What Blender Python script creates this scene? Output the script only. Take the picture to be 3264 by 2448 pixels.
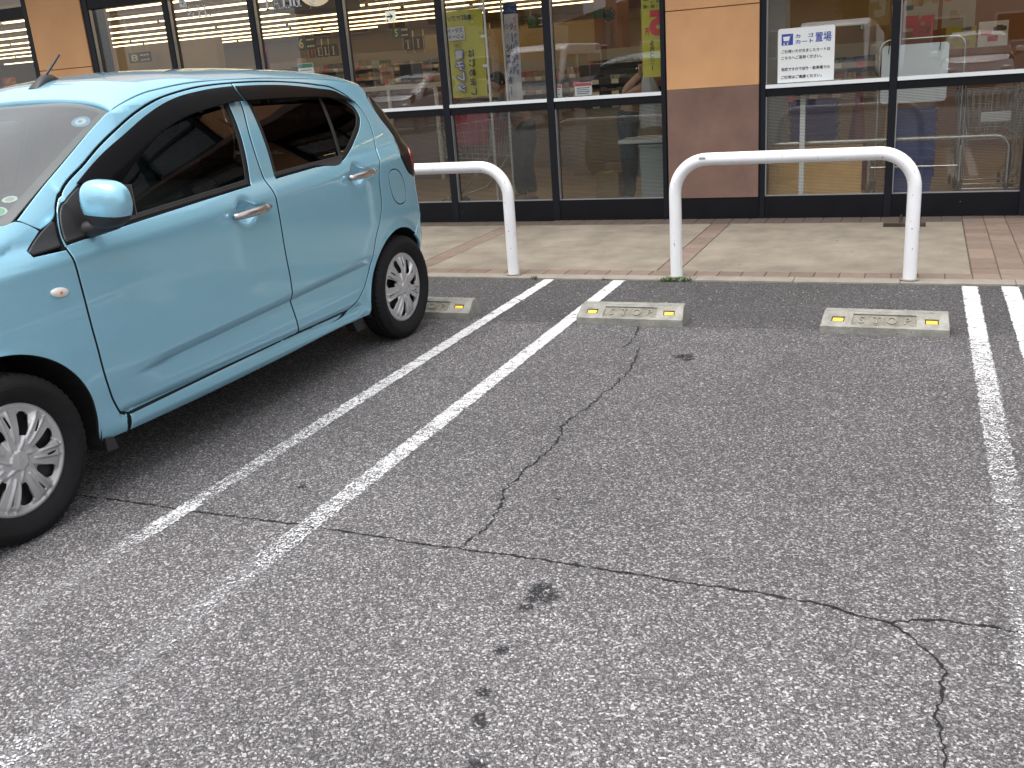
import bpy, bmesh, math, random, bisect
import numpy as np
from mathutils import Vector, Matrix
from mathutils.geometry import delaunay_2d_cdt

for o in list(bpy.data.objects):
    bpy.data.objects.remove(o)
SC = bpy.context.scene
COL = SC.collection
random.seed(11)
rad = math.radians

# ------------------------------------------------------------------ camera
cam_d = bpy.data.cameras.new('camera')
cam = bpy.data.objects.new('camera', cam_d)
COL.objects.link(cam)
SC.camera = cam
cam_d.sensor_fit = 'HORIZONTAL'
cam_d.sensor_width = 36.0
cam_d.lens = 36.0 * 3051.5 / 3264.0
cam_d.clip_start = 0.05
cam_d.clip_end = 600
_yaw, _pit, _rol = rad(23.76289), rad(-18.04545), rad(-4.33040)
_f = Vector((-math.sin(_yaw) * math.cos(_pit), math.cos(_yaw) * math.cos(_pit), math.sin(_pit)))
_r = Vector((math.cos(_yaw), math.sin(_yaw), 0))
_u = _r.cross(_f)
_r2 = math.cos(_rol) * _r + math.sin(_rol) * _u
_u2 = -math.sin(_rol) * _r + math.cos(_rol) * _u
_m = Matrix((_r2, _u2, -_f)).transposed().to_4x4()
_m.translation = Vector((0.0, -5.8862, 1.33365))
cam.matrix_world = _m

# ------------------------------------------------------------------ sky, sun, exposure
SUN_EL, SUN_AZ = 72.0, 205.0          # compass-style: light comes from behind and left of the camera
w = bpy.data.worlds.new('World')
SC.world = w
w.use_nodes = True
nt = w.node_tree
bg = nt.nodes['Background']
sky = nt.nodes.new('ShaderNodeTexSky')
sky.sky_type = 'NISHITA'
sky.sun_disc = False
sky.sun_elevation = rad(SUN_EL)
sky.sun_rotation = rad(SUN_AZ)
sky.air_density = 1.0
sky.dust_density = 10.0
sky.ozone_density = 1.0
hs = nt.nodes.new('ShaderNodeHueSaturation')
hs.inputs['Saturation'].default_value = 0.22      # an overcast, nearly colourless sky
nt.links.new(sky.outputs['Color'], hs.inputs['Color'])
cloud = nt.nodes.new('ShaderNodeMix'); cloud.data_type = 'RGBA'      # an even cloud deck over the clear sky
cloud.inputs['Factor'].default_value = 0.45
cloud.inputs['B'].default_value = (6.7, 7.0, 7.3, 1)
nt.links.new(hs.outputs['Color'], cloud.inputs['A'])
nt.links.new(cloud.outputs['Result'], bg.inputs['Color'])
bg.inputs['Strength'].default_value = 0.15
sl = bpy.data.lights.new('sun', 'SUN')
sl.energy = 1.0
sl.angle = rad(40)
sl.color = (1.0, 0.97, 0.93)
so = bpy.data.objects.new('sun', sl)
COL.objects.link(so)
_el, _az = rad(SUN_EL), rad(SUN_AZ)
_to = Vector((math.sin(_az) * math.cos(_el), math.cos(_az) * math.cos(_el), math.sin(_el)))
so.rotation_euler = _to.to_track_quat('Z', 'Y').to_euler()
so.location = (0, -4, 12)

SC.view_settings.view_transform = 'Standard'
SC.view_settings.look = 'None'
SC.view_settings.exposure = 0.76
SC.view_settings.gamma = 1.0
SC.view_settings.use_curve_mapping = False
SC.cycles.use_denoising = True
SC.cycles.max_bounces = 10
SC.cycles.transparent_max_bounces = 24
SC.cycles.caustics_reflective = False
SC.cycles.caustics_refractive = False
SC.cycles.sample_clamp_indirect = 6.0

# ------------------------------------------------------------------ helpers
def tag(o, label=None, cat=None, group=None, kind=None):
    if label: o['label'] = label
    if cat: o['category'] = cat
    if group: o['group'] = group
    if kind: o['kind'] = kind
    return o

def empty(name, loc=(0, 0, 0), rz=0.0, parent=None):
    o = bpy.data.objects.new(name, None)
    o.empty_display_size = 0.1
    COL.objects.link(o)
    o.location = loc
    o.rotation_euler = (0, 0, rz)
    if parent: o.parent = parent
    return o

def link(name, me, m=None, parent=None, loc=None, rot=None):
    o = bpy.data.objects.new(name, me)
    COL.objects.link(o)
    if m is not None and len(me.materials) == 0:
        me.materials.append(m)
    if parent: o.parent = parent
    if loc: o.location = loc
    if rot: o.rotation_euler = rot
    return o

def copy_tree(o, parent=None):
    c = o.copy()
    COL.objects.link(c)
    c.parent = parent
    for ch in o.children:
        copy_tree(ch, c)
    return c

class MB:
    """collects simple solids into one mesh"""
    def __init__(s):
        s.v = []; s.f = []
    def add(s, vs, fs):
        b = len(s.v)
        s.v += [tuple(x) for x in vs]
        s.f += [tuple(i + b for i in f) for f in fs]
        return s
    def box(s, x0, x1, y0, y1, z0, z1):
        return s.add([(x0, y0, z0), (x1, y0, z0), (x1, y1, z0), (x0, y1, z0), (x0, y0, z1), (x1, y0, z1), (x1, y1, z1), (x0, y1, z1)],
                     [(0, 3, 2, 1), (4, 5, 6, 7), (0, 1, 5, 4), (1, 2, 6, 5), (2, 3, 7, 6), (3, 0, 4, 7)])
    def bar(s, a, b, w, h, up=(0, 0, 1)):
        a = Vector(a); b = Vector(b); d = (b - a).normalized(); up = Vector(up)
        r = d.cross(up)
        if r.length < 1e-4: r = d.cross(Vector((0, 1, 0)))
        r.normalize(); u = r.cross(d)
        vs = [p + r * (sx * w / 2) + u * (sz * h / 2) for p in (a, b) for sx, sz in ((-1, -1), (1, -1), (1, 1), (-1, 1))]
        return s.add(vs, [(0, 1, 2, 3), (7, 6, 5, 4), (0, 4, 5, 1), (1, 5, 6, 2), (2, 6, 7, 3), (3, 7, 4, 0)])
    def tube(s, path, r, n=12, caps=True):
        P = [Vector(p) for p in path]
        R = r if isinstance(r, (list, tuple)) else [r] * len(P)
        b = len(s.v); prev = None
        for i, p in enumerate(P):
            d = (P[min(i + 1, len(P) - 1)] - P[max(i - 1, 0)]).normalized()
            if prev is None:
                t = Vector((0, 0, 1)) if abs(d.z) < .9 else Vector((1, 0, 0))
                a = d.cross(t).normalized()
            else:
                a = (prev - d * prev.dot(d)).normalized()
            prev = a; c = d.cross(a)
            for k in range(n):
                t = 2 * math.pi * k / n
                s.v.append(tuple(p + (a * math.cos(t) + c * math.sin(t)) * R[i]))
        for i in range(len(P) - 1):
            for k in range(n):
                k2 = (k + 1) % n
                s.f.append((b + i * n + k, b + i * n + k2, b + (i + 1) * n + k2, b + (i + 1) * n + k))
        if caps:
            s.f.append(tuple(b + k for k in range(n))[::-1])
            s.f.append(tuple(b + (len(P) - 1) * n + k for k in range(n)))
        return s
    def cyl(s, c, r, h, n=20, axis='z', r2=None):
        c = Vector(c); e = {'x': Vector((1, 0, 0)), 'y': Vector((0, 1, 0)), 'z': Vector((0, 0, 1))}[axis]
        return s.tube([c, c + e * h], [r, r if r2 is None else r2], n)
    def lathe(s, prof, n=32, axis='z', c=(0, 0, 0), close=False):
        b = len(s.v); m = len(prof); c = Vector(c)
        for k in range(n):
            t = 2 * math.pi * k / n
            for (r, h) in prof:
                if axis == 'z': p = (r * math.cos(t), r * math.sin(t), h)
                elif axis == 'y': p = (r * math.cos(t), h, r * math.sin(t))
                else: p = (h, r * math.cos(t), r * math.sin(t))
                s.v.append(tuple(Vector(p) + c))
        for k in range(n):
            k2 = (k + 1) % n
            for i in range(m - 1 + (1 if close else 0)):
                i2 = (i + 1) % m
                s.f.append((b + k * m + i, b + k2 * m + i, b + k2 * m + i2, b + k * m + i2))
        return s
    def prism(s, poly, a0, a1, plane='xz'):
        """extrude a 2D polygon along the third axis"""
        n = len(poly); vs = []
        for a in (a0, a1):
            for (p, q) in poly:
                vs.append({'xz': (p, a, q), 'xy': (p, q, a), 'yz': (a, p, q)}[plane])
        fs = [tuple(range(n)), tuple(range(2 * n - 1, n - 1, -1))]
        for i in range(n):
            j = (i + 1) % n
            fs.append((i, i + n, j + n, j))
        return s.add(vs, fs)
    def sphere(s, c, r, nu=16, nv=10, sc=(1, 1, 1)):
        vs = []; fs = []
        for j in range(nv + 1):
            t = math.pi * j / nv
            for i in range(nu):
                p = 2 * math.pi * i / nu
                vs.append((c[0] + r * sc[0] * math.sin(t) * math.cos(p), c[1] + r * sc[1] * math.sin(t) * math.sin(p), c[2] + r * sc[2] * math.cos(t)))
        for j in range(nv):
            for i in range(nu):
                i2 = (i + 1) % nu
                fs.append((j * nu + i, (j + 1) * nu + i, (j + 1) * nu + i2, j * nu + i2))
        return s.add(vs, fs)
    def mesh(s, name, bevel=0, smooth=None, seg=2):
        me = bpy.data.meshes.new(name)
        me.from_pydata(s.v, [], s.f)
        bm = bmesh.new(); bm.from_mesh(me)
        bmesh.ops.remove_doubles(bm, verts=bm.verts, dist=1e-6)
        bmesh.ops.dissolve_degenerate(bm, edges=bm.edges, dist=1e-7)
        bmesh.ops.recalc_face_normals(bm, faces=bm.faces)
        if bevel:
            es = [e for e in bm.edges if len(e.link_faces) == 2 and e.calc_face_angle(0) > 0.5]
            bmesh.ops.bevel(bm, geom=es, offset=bevel, segments=seg, affect='EDGES', profile=0.5, clamp_overlap=True)
        bm.to_mesh(me); bm.free()
        if smooth is not None:
            for p in me.polygons: p.use_smooth = True
            if smooth < 180:
                bm = bmesh.new(); bm.from_mesh(me)
                for e in bm.edges:
                    if len(e.link_faces) == 2 and e.calc_face_angle(0) > rad(smooth): e.smooth = False
                bm.to_mesh(me); bm.free()
        return me
    def build(s, name, m, parent=None, bevel=0, smooth=None, loc=None, rot=None, seg=2):
        return link(name, s.mesh(name, bevel, smooth, seg), m, parent, loc, rot)

def text_mesh(body, size=0.1, extrude=0.001, bold=0.0, align='CENTER', spacing=1.0, line=1.0, mirror=False, shear=0.0):
    cu = bpy.data.curves.new('txt', 'FONT')
    cu.body = body; cu.size = size; cu.extrude = extrude; cu.offset = bold
    cu.align_x = align; cu.align_y = 'CENTER'; cu.space_character = spacing; cu.space_line = line
    cu.resolution_u = 4; cu.shear = shear
    o = bpy.data.objects.new('txt', cu)
    COL.objects.link(o)
    dg = bpy.context.evaluated_depsgraph_get()
    me = bpy.data.meshes.new_from_object(o.evaluated_get(dg))
    bpy.data.objects.remove(o); bpy.data.curves.remove(cu)
    me.materials.clear()
    if mirror:
        me.transform(Matrix.Scale(-1, 4, (1, 0, 0))); me.flip_normals()
    return me

def text(name, body, m, parent, loc, size, face='-y', **kw):
    """flat lettering; face -y: read by someone standing in front of the shop"""
    me = text_mesh(body, size, **kw)
    rot = {'-y': (rad(90), 0, 0), 'up': (0, 0, 0)}[face]
    return link(name, me, m, parent, loc, rot)

def fit_text(name, body, m, parent, x0, x1, z0, z1, y, mirror=False, bold=0.0, extrude=0.0008):
    """lettering stretched to fill a rectangle in the facade plane"""
    me = text_mesh(body, 0.1, extrude, bold, mirror=mirror)
    v = np.zeros(len(me.vertices) * 3); me.vertices.foreach_get('co', v); v = v.reshape(-1, 3)
    lo = v[:, :2].min(0); hi = v[:, :2].max(0)
    v[:, 0] = (v[:, 0] - lo[0]) / (hi[0] - lo[0]) * (x1 - x0) - (x1 - x0) / 2
    v[:, 1] = (v[:, 1] - lo[1]) / (hi[1] - lo[1]) * (z1 - z0) - (z1 - z0) / 2
    me.vertices.foreach_set('co', v.ravel()); me.update()
    return link(name, me, m, parent, ((x0 + x1) / 2, y, (z0 + z1) / 2), (rad(90), 0, 0))

# ------------------------------------------------------------------ materials
MATS = {}
def mat(name, col, rough=0.5, metal=0.0, var=0.0, vscale=8.0, bump=0.0, bscale=60.0, coat=0.0, spec=0.5, emit=0.0, ecol=None, alpha=1.0, detail=4.0, speck=None, rvar=0.0):
    """principled material with optional noise variation, bump and sparse chips (speck = (scale, share, colour))"""
    m = bpy.data.materials.new(name); m.use_nodes = True
    n = m.node_tree; b = n.nodes['Principled BSDF']
    b.inputs['Roughness'].default_value = rough
    b.inputs['Metallic'].default_value = metal
    b.inputs['Coat Weight'].default_value = coat
    b.inputs['Coat Roughness'].default_value = 0.03
    b.inputs['Specular IOR Level'].default_value = spec
    b.inputs['Base Color'].default_value = (*col, 1)
    if alpha < 1: b.inputs['Alpha'].default_value = alpha
    if emit:
        b.inputs['Emission Color'].default_value = (*(ecol or col), 1)
        b.inputs['Emission Strength'].default_value = emit
    tc = n.nodes.new('ShaderNodeTexCoord')
    src = None
    if var:
        ns = n.nodes.new('ShaderNodeTexNoise'); ns.inputs['Scale'].default_value = vscale
        ns.inputs['Detail'].default_value = detail; ns.inputs['Roughness'].default_value = 0.6
        n.links.new(tc.outputs['Object'], ns.inputs['Vector'])
        rp = n.nodes.new('ShaderNodeValToRGB')
        rp.color_ramp.elements[0].position = 0.3; rp.color_ramp.elements[1].position = 0.7
        rp.color_ramp.elements[0].color = (*[max(0, c * (1 - var)) for c in col], 1)
        rp.color_ramp.elements[1].color = (*[min(1, c * (1 + var)) for c in col], 1)
        n.links.new(ns.outputs['Fac'], rp.inputs['Fac'])
        src = rp.outputs['Color']
        if rvar:
            mr = n.nodes.new('ShaderNodeMapRange')
            mr.inputs['To Min'].default_value = max(0.02, rough - rvar); mr.inputs['To Max'].default_value = min(1, rough + rvar)
            n.links.new(ns.outputs['Fac'], mr.inputs['Value']); n.links.new(mr.outputs['Result'], b.inputs['Roughness'])
    if speck:
        vo = n.nodes.new('ShaderNodeTexNoise'); vo.inputs['Scale'].default_value = speck[0]; vo.inputs['Detail'].default_value = 2
        n.links.new(tc.outputs['Object'], vo.inputs['Vector'])
        th = n.nodes.new('ShaderNodeMath'); th.operation = 'GREATER_THAN'; th.inputs[1].default_value = speck[1]
        n.links.new(vo.outputs['Fac'], th.inputs[0])
        mx = n.nodes.new('ShaderNodeMix'); mx.data_type = 'RGBA'
        n.links.new(th.outputs[0], mx.inputs['Factor'])
        if src: n.links.new(src, mx.inputs['A'])
        else: mx.inputs['A'].default_value = (*col, 1)
        mx.inputs['B'].default_value = (*speck[2], 1)
        src = mx.outputs['Result']
    if src: n.links.new(src, b.inputs['Base Color'])
    if bump:
        nb = n.nodes.new('ShaderNodeTexNoise'); nb.inputs['Scale'].default_value = bscale; nb.inputs['Detail'].default_value = 5
        n.links.new(tc.outputs['Object'], nb.inputs['Vector'])
        bp = n.nodes.new('ShaderNodeBump'); bp.inputs['Strength'].default_value = bump; bp.inputs['Distance'].default_value = 0.01
        n.links.new(nb.outputs['Fac'], bp.inputs['Height']); n.links.new(bp.outputs['Normal'], b.inputs['Normal'])
    MATS[name] = m
    return m

def glass_mat(name, tint, f0=0.045, rough=0.0, film=None, film_col=(0.6, 0.6, 0.58)):
    """thin window glass: Schlick reflection over a tinted clear sheet; film = (pitch, cover) printed stripes"""
    m = bpy.data.materials.new(name); m.use_nodes = True
    n = m.node_tree; n.nodes.clear(); L = n.links.new
    out = n.nodes.new('ShaderNodeOutputMaterial')
    ge = n.nodes.new('ShaderNodeNewGeometry')
    dt = n.nodes.new('ShaderNodeVectorMath'); dt.operation = 'DOT_PRODUCT'
    L(ge.outputs['Incoming'], dt.inputs[0]); L(ge.outputs['Normal'], dt.inputs[1])
    ab = n.nodes.new('ShaderNodeMath'); ab.operation = 'ABSOLUTE'; L(dt.outputs['Value'], ab.inputs[0])
    sb = n.nodes.new('ShaderNodeMath'); sb.operation = 'SUBTRACT'; sb.inputs[0].default_value = 1.0; L(ab.outputs[0], sb.inputs[1])
    pw = n.nodes.new('ShaderNodeMath'); pw.operation = 'POWER'; pw.inputs[1].default_value = 5.0; L(sb.outputs[0], pw.inputs[0])
    ma = n.nodes.new('ShaderNodeMath'); ma.operation = 'MULTIPLY_ADD'; ma.inputs[1].default_value = 1 - f0; ma.inputs[2].default_value = f0; L(pw.outputs[0], ma.inputs[0])
    tr = n.nodes.new('ShaderNodeBsdfTransparent'); tr.inputs['Color'].default_value = (*tint, 1)
    gl = n.nodes.new('ShaderNodeBsdfGlossy'); gl.inputs['Roughness'].default_value = rough
    base = tr.outputs[0]
    if film:
        tc = n.nodes.new('ShaderNodeTexCoord'); sx = n.nodes.new('ShaderNodeSeparateXYZ'); L(tc.outputs['Object'], sx.inputs[0])
        dv = n.nodes.new('ShaderNodeMath'); dv.operation = 'DIVIDE'; dv.inputs[1].default_value = film[0]; L(sx.outputs['Z'], dv.inputs[0])
        fr = n.nodes.new('ShaderNodeMath'); fr.operation = 'FRACT'; L(dv.outputs[0], fr.inputs[0])
        lt = n.nodes.new('ShaderNodeMath'); lt.operation = 'LESS_THAN'; lt.inputs[1].default_value = film[1]; L(fr.outputs[0], lt.inputs[0])
        sc = n.nodes.new('ShaderNodeMath'); sc.operation = 'MULTIPLY'; sc.inputs[1].default_value = film[2]; L(lt.outputs[0], sc.inputs[0])
        df = n.nodes.new('ShaderNodeBsdfDiffuse'); df.inputs['Color'].default_value = (*film_col, 1)
        m0 = n.nodes.new('ShaderNodeMixShader'); L(sc.outputs[0], m0.inputs['Fac']); L(tr.outputs[0], m0.inputs[1]); L(df.outputs[0], m0.inputs[2])
        base = m0.outputs[0]
    mx = n.nodes.new('ShaderNodeMixShader'); L(ma.outputs[0], mx.inputs['Fac']); L(base, mx.inputs[1]); L(gl.outputs[0], mx.inputs[2])
    L(mx.outputs[0], out.inputs['Surface'])
    MATS[name] = m
    return m

M_black = mat('black_aluminium', (0.004, 0.0045, 0.007), 0.5, spec=0.22, var=0.25, vscale=5, rvar=0.12, speck=(55, 0.79, (0.35, 0.35, 0.36)))
M_mull = mat('dark_grey_mullion', (0.0065, 0.0075, 0.012), 0.45, spec=0.25, var=0.2, vscale=3)
M_gasket = mat('silver_gasket', (0.45, 0.45, 0.47), 0.3, metal=0.6)
M_strip = mat('white_sill_strip', (0.78, 0.82, 0.84), 0.4)
M_orange = mat('orange_render', (0.62, 0.335, 0.160), 0.85, var=0.08, vscale=2.5, bump=0.25, bscale=240)
M_brown = mat('brown_render', (0.180, 0.106, 0.084), 0.8, var=0.18, vscale=3.5, bump=0.25, bscale=240)
M_white = mat('white_print', (0.80, 0.81, 0.82), 0.45)
M_sign = mat('white_sign_board', (0.80, 0.82, 0.82), 0.35, var=0.03, vscale=6)
M_blue = mat('blue_print', (0.035, 0.06, 0.36), 0.5)
M_blackp = mat('black_print', (0.02, 0.02, 0.025), 0.5)
M_red = mat('red_print', (0.55, 0.03, 0.04), 0.5)
M_green = mat('green_print', (0.015, 0.16, 0.075), 0.5)
M_yellow = mat('yellow_banner_cloth', (0.46, 0.40, 0.05), 0.75, var=0.05, vscale=6)
M_cloth = mat('white_banner_cloth', (0.50, 0.47, 0.47), 0.75, var=0.05, vscale=6)
M_plastic = mat('white_plastic', (0.75, 0.75, 0.73), 0.4)
M_steel = mat('stainless_tube', (0.62, 0.60, 0.55), 0.22, metal=1.0)
M_wire = mat('zinc_wire', (0.55, 0.55, 0.55), 0.3, metal=0.9)
M_ply = mat('plywood', (0.78, 0.45, 0.15), 0.6, var=0.12, vscale=7, detail=8)
M_glass = glass_mat('window_glass', (0.96, 0.975, 0.97), 0.072)
M_film = glass_mat('striped_film_glass', (0.88, 0.90, 0.88), 0.042, film=(0.0115, 0.5, 0.36), film_col=(0.10, 0.098, 0.09))
M_film2 = glass_mat('clear_striped_film_glass', (0.965, 0.975, 0.97), 0.042, film=(0.0115, 0.5, 0.30), film_col=(0.12, 0.118, 0.11))
# ------------------------------------------------------------------ outlined panels on a curved surface
def resample(pts, step, closed=True, corner=50.0):
    """smooth curve through the points, corners sharper than `corner` degrees kept"""
    P = [np.array(p, float) for p in pts]; n = len(P); out = []
    def iscorner(i):
        if not closed and (i == 0 or i == n - 1): return True
        a = P[i] - P[i - 1]; b = P[(i + 1) % n] - P[i]
        c = np.dot(a, b) / (np.linalg.norm(a) * np.linalg.norm(b) + 1e-12)
        return math.degrees(math.acos(max(-1, min(1, c)))) > corner
    cs = [iscorner(i) for i in range(n)]
    for i in range(n if closed else n - 1):
        p1 = P[i]; p2 = P[(i + 1) % n]
        p0 = P[i - 1] if not cs[i] else p1 * 2 - p2
        p3 = P[(i + 2) % n] if not cs[(i + 1) % n] else p2 * 2 - p1
        L = np.linalg.norm(p2 - p1); k = max(1, int(math.ceil(L / step)))
        d1 = max(np.linalg.norm(p1 - p0), 1e-9); d2 = max(L, 1e-9); d3 = max(np.linalg.norm(p3 - p2), 1e-9)
        m1 = ((p1 - p0) / d1 * d2 + (p2 - p1) / d2 * d1) / (d1 + d2) * L
        m2 = ((p2 - p1) / d2 * d3 + (p3 - p2) / d3 * d2) / (d2 + d3) * L
        if cs[i]: m1 = p2 - p1 if cs[(i + 1) % n] else 1.5 * (p2 - p1) - 0.5 * m2
        if cs[(i + 1) % n]: m2 = p2 - p1 if cs[i] else 1.5 * (p2 - p1) - 0.5 * m1
        for j in range(k):
            t = j / k; t2 = t * t; t3 = t2 * t
            out.append(p1 * (2 * t3 - 3 * t2 + 1) + m1 * (t3 - 2 * t2 + t) + p2 * (-2 * t3 + 3 * t2) + m2 * (t3 - t2))
    if not closed: out.append(P[-1])
    return np.array(out)

def area2(p):
    x, y = p[:, 0], p[:, 1]
    return 0.5 * np.sum(x * np.roll(y, -1) - np.roll(x, -1) * y)

def offset_loop(p, d):
    """move a closed loop to its left by d (counter-clockwise: inwards)"""
    a = p - np.roll(p, 1, 0); b = np.roll(p, -1, 0) - p
    a /= np.linalg.norm(a, axis=1)[:, None] + 1e-12; b /= np.linalg.norm(b, axis=1)[:, None] + 1e-12
    na = np.stack([-a[:, 1], a[:, 0]], 1); nb = np.stack([-b[:, 1], b[:, 0]], 1)
    m = na + nb; m /= np.linalg.norm(m, axis=1)[:, None] + 1e-12
    c = np.clip(np.sum(m * na, 1), 0.45, 1)
    return p + m * (d / c)[:, None]

def inside(pts, loops):
    r = np.zeros(len(pts), bool)
    x, y = pts[:, 0], pts[:, 1]
    for p in loops:
        x1, y1 = p[:, 0], p[:, 1]; x2, y2 = np.roll(x1, -1), np.roll(y1, -1)
        for a, b, c, d in zip(x1, y1, x2, y2):
            if b == d: continue
            k = ((b > y) != (d > y)) & (x < (c - a) * (y - b) / (d - b) + a)
            r ^= k
    return r

def seg_dist(pts, loops):
    dm = np.full(len(pts), 1e9)
    for p in loops:
        q = np.roll(p, -1, 0)
        for a, b in zip(p, q):
            ab = b - a; t = np.clip(((pts - a) @ ab) / (ab @ ab + 1e-12), 0, 1)
            dm = np.minimum(dm, np.linalg.norm(pts - (a + t[:, None] * ab), axis=1))
    return dm

def panel(name, outer, fn, m, parent, holes=(), step=0.02, gap=0.003, rim=0.012, rnd=0.003, off=None, mirror=False, both=False,
          refine=(), smooth=True, bstep=None, sign=1.0, raw=False, rim_holes=True, rim_m=None, lines=(), eps=0.004):
    """sheet cut to an outline in surface coordinates, laid on fn(s,h)->(x,y,z), with rounded, turned-in edges"""
    bs = bstep or step
    lo = resample(outer, bs) if smooth else resample(outer, bs, corner=1)
    if area2(lo) < 0: lo = lo[::-1]
    hl = []
    for h in holes:
        q = resample(h, bs) if smooth else resample(h, bs, corner=1)
        if area2(q) > 0: q = q[::-1]
        hl.append(q)
    loops = [offset_loop(lo, gap + rnd)] + [offset_loop(q, gap + rnd) for q in hl]
    mn = loops[0].min(0); mx = loops[0].max(0)
    gx, gy = np.meshgrid(np.arange(mn[0], mx[0], step), np.arange(mn[1], mx[1], step))
    g = np.stack([gx.ravel(), gy.ravel()], 1)
    for (s0, h0, rx, ry, sx_, sy_) in refine:
        keep = ~((np.abs(g[:, 0] - s0) < rx) & (np.abs(g[:, 1] - h0) < ry))
        fx, fy = np.meshgrid(np.arange(s0 - rx, s0 + rx, sx_), np.arange(h0 - ry, h0 + ry, sy_))
        g = np.concatenate([g[keep], np.stack([fx.ravel(), fy.ravel()], 1)])
    g = g[inside(g, loops)]
    if len(g): g = g[seg_dist(g, loops) > 0.35 * min([step] + [min(r[4], r[5]) for r in refine])]
    lps = [resample(l, bs, closed=False) for l in lines]
    if lps and len(g):
        d_ = np.full(len(g), 1e9)
        for l in lps:
            for a_, b_ in zip(l[:-1], l[1:]):
                ab = b_ - a_; t_ = np.clip(((g - a_) @ ab) / (ab @ ab + 1e-12), 0, 1); d_ = np.minimum(d_, np.linalg.norm(g - (a_ + t_[:, None] * ab), axis=1))
        g = g[d_ > .5 * step]
    vs = []; es = []
    for p in loops:
        b = len(vs); vs += [Vector(x) for x in p]
        es += [(b + i, b + (i + 1) % len(p)) for i in range(len(p))]
    for l in lps:
        b = len(vs); vs += [Vector(x) for x in l]; es += [(b + i, b + i + 1) for i in range(len(l) - 1)]
    vs += [Vector(x) for x in g]
    ov, oe, of, _, _, _ = delaunay_2d_cdt(vs, es, [], 0, 1e-6)
    V2 = np.array([(v.x, v.y) for v in ov])
    F = np.array([f for f in of if len(f) == 3])
    cen = V2[F].mean(1)
    F = F[inside(cen, loops)]
    cache = {}
    def S(a, b):
        k = (a, b)
        if k not in cache: cache[k] = np.array(fn(a, b), float)
        return cache[k]
    e = eps
    def pn(a, b):
        P = S(a, b)
        n = np.cross(np.array(fn(a + e, b)) - np.array(fn(a - e, b)), np.array(fn(a, b + e)) - np.array(fn(a, b - e)))
        l = np.linalg.norm(n)
        return P, (n / l if l > 1e-12 else np.array([0, 0, 1.0])) * sign
    def pos(a, b):
        P, N = pn(a, b)
        return P + N * off(a, b) if off else P
    def posn(a, b):
        if not off: return pn(a, b)
        P = pos(a, b)
        n = np.cross(pos(a + e, b) - pos(a - e, b), pos(a, b + e) - pos(a, b - e)) * sign
        return P, n / (np.linalg.norm(n) + 1e-12)
    PV = []; NV = []
    for a, b in V2:
        P, N = posn(a, b); PV.append(P); NV.append(N)
    faces = [tuple(int(i) for i in f) for f in F]
    dark = set()
    # orient triangles with the surface normal
    if faces:
        f0 = faces[len(faces) // 2]
        tn = np.cross(PV[f0[1]] - PV[f0[0]], PV[f0[2]] - PV[f0[0]])
        if np.dot(tn, NV[f0[0]]) < 0: faces = [f[::-1] for f in faces]; flip = True
        else: flip = False
    if rim:
        key = {(round(a, 6), round(b, 6)): i for i, (a, b) in enumerate(V2)}
        for li, p in enumerate(loops):
            if li > 0 and not rim_holes: continue
            idx = [key.get((round(a, 6), round(b, 6))) for a, b in p]
            if any(i is None for i in idx):
                idx = [int(np.argmin(np.sum((V2 - x) ** 2, 1))) for x in p]
            q = offset_loop(p, -rnd)
            b0 = len(PV); n = len(p)
            for j in range(n):
                P, N = PV[idx[j]], NV[idx[j]]
                Q = pos(q[j][0], q[j][1]); out = Q - P; out -= N * np.dot(out, N); l = np.linalg.norm(out); out = out / l if l > 1e-9 else out
                PV.append(Q - N * rnd * 0.6); nn = N * 0.6 + out * 0.8; NV.append(nn / np.linalg.norm(nn))
            for j in range(n):
                P, N = PV[b0 + j], NV[idx[j]]
                out = NV[b0 + j] - N * np.dot(NV[b0 + j], N); out = out / (np.linalg.norm(out) + 1e-12)
                PV.append(P - N * rim); NV.append(out)
            for j in range(n):
                k = (j + 1) % n
                fa = (idx[j], b0 + j, b0 + k, idx[k]); fb = (b0 + j, b0 + n + j, b0 + n + k, b0 + k)
                if flip: fa, fb = fa[::-1], fb[::-1]
                faces += [fa, fb]; dark.add(len(faces) - 1)
    PV = np.array(PV); NV = np.array(NV)
    if mirror:
        PV = PV * [1, -1, 1]; NV = NV * [1, -1, 1]; faces = [f[::-1] for f in faces]
    if both:
        k = len(PV)
        faces = faces + [tuple(i + k for i in f[::-1]) for f in faces]
        PV = np.concatenate([PV, PV * [1, -1, 1]]); NV = np.concatenate([NV, NV * [1, -1, 1]])
    me = bpy.data.meshes.new(name)
    me.from_pydata([tuple(x) for x in PV], [], faces)
    for p in me.polygons: p.use_smooth = True
    if smooth or raw: me.normals_split_custom_set_from_vertices([tuple(x) for x in NV])
    else:
        for p in me.polygons: p.use_smooth = False
    if rim_m:
        me.materials.append(m); me.materials.append(rim_m)
        for i in dark: me.polygons[i].material_index = 1
    return link(name, me, m, parent)

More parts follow.
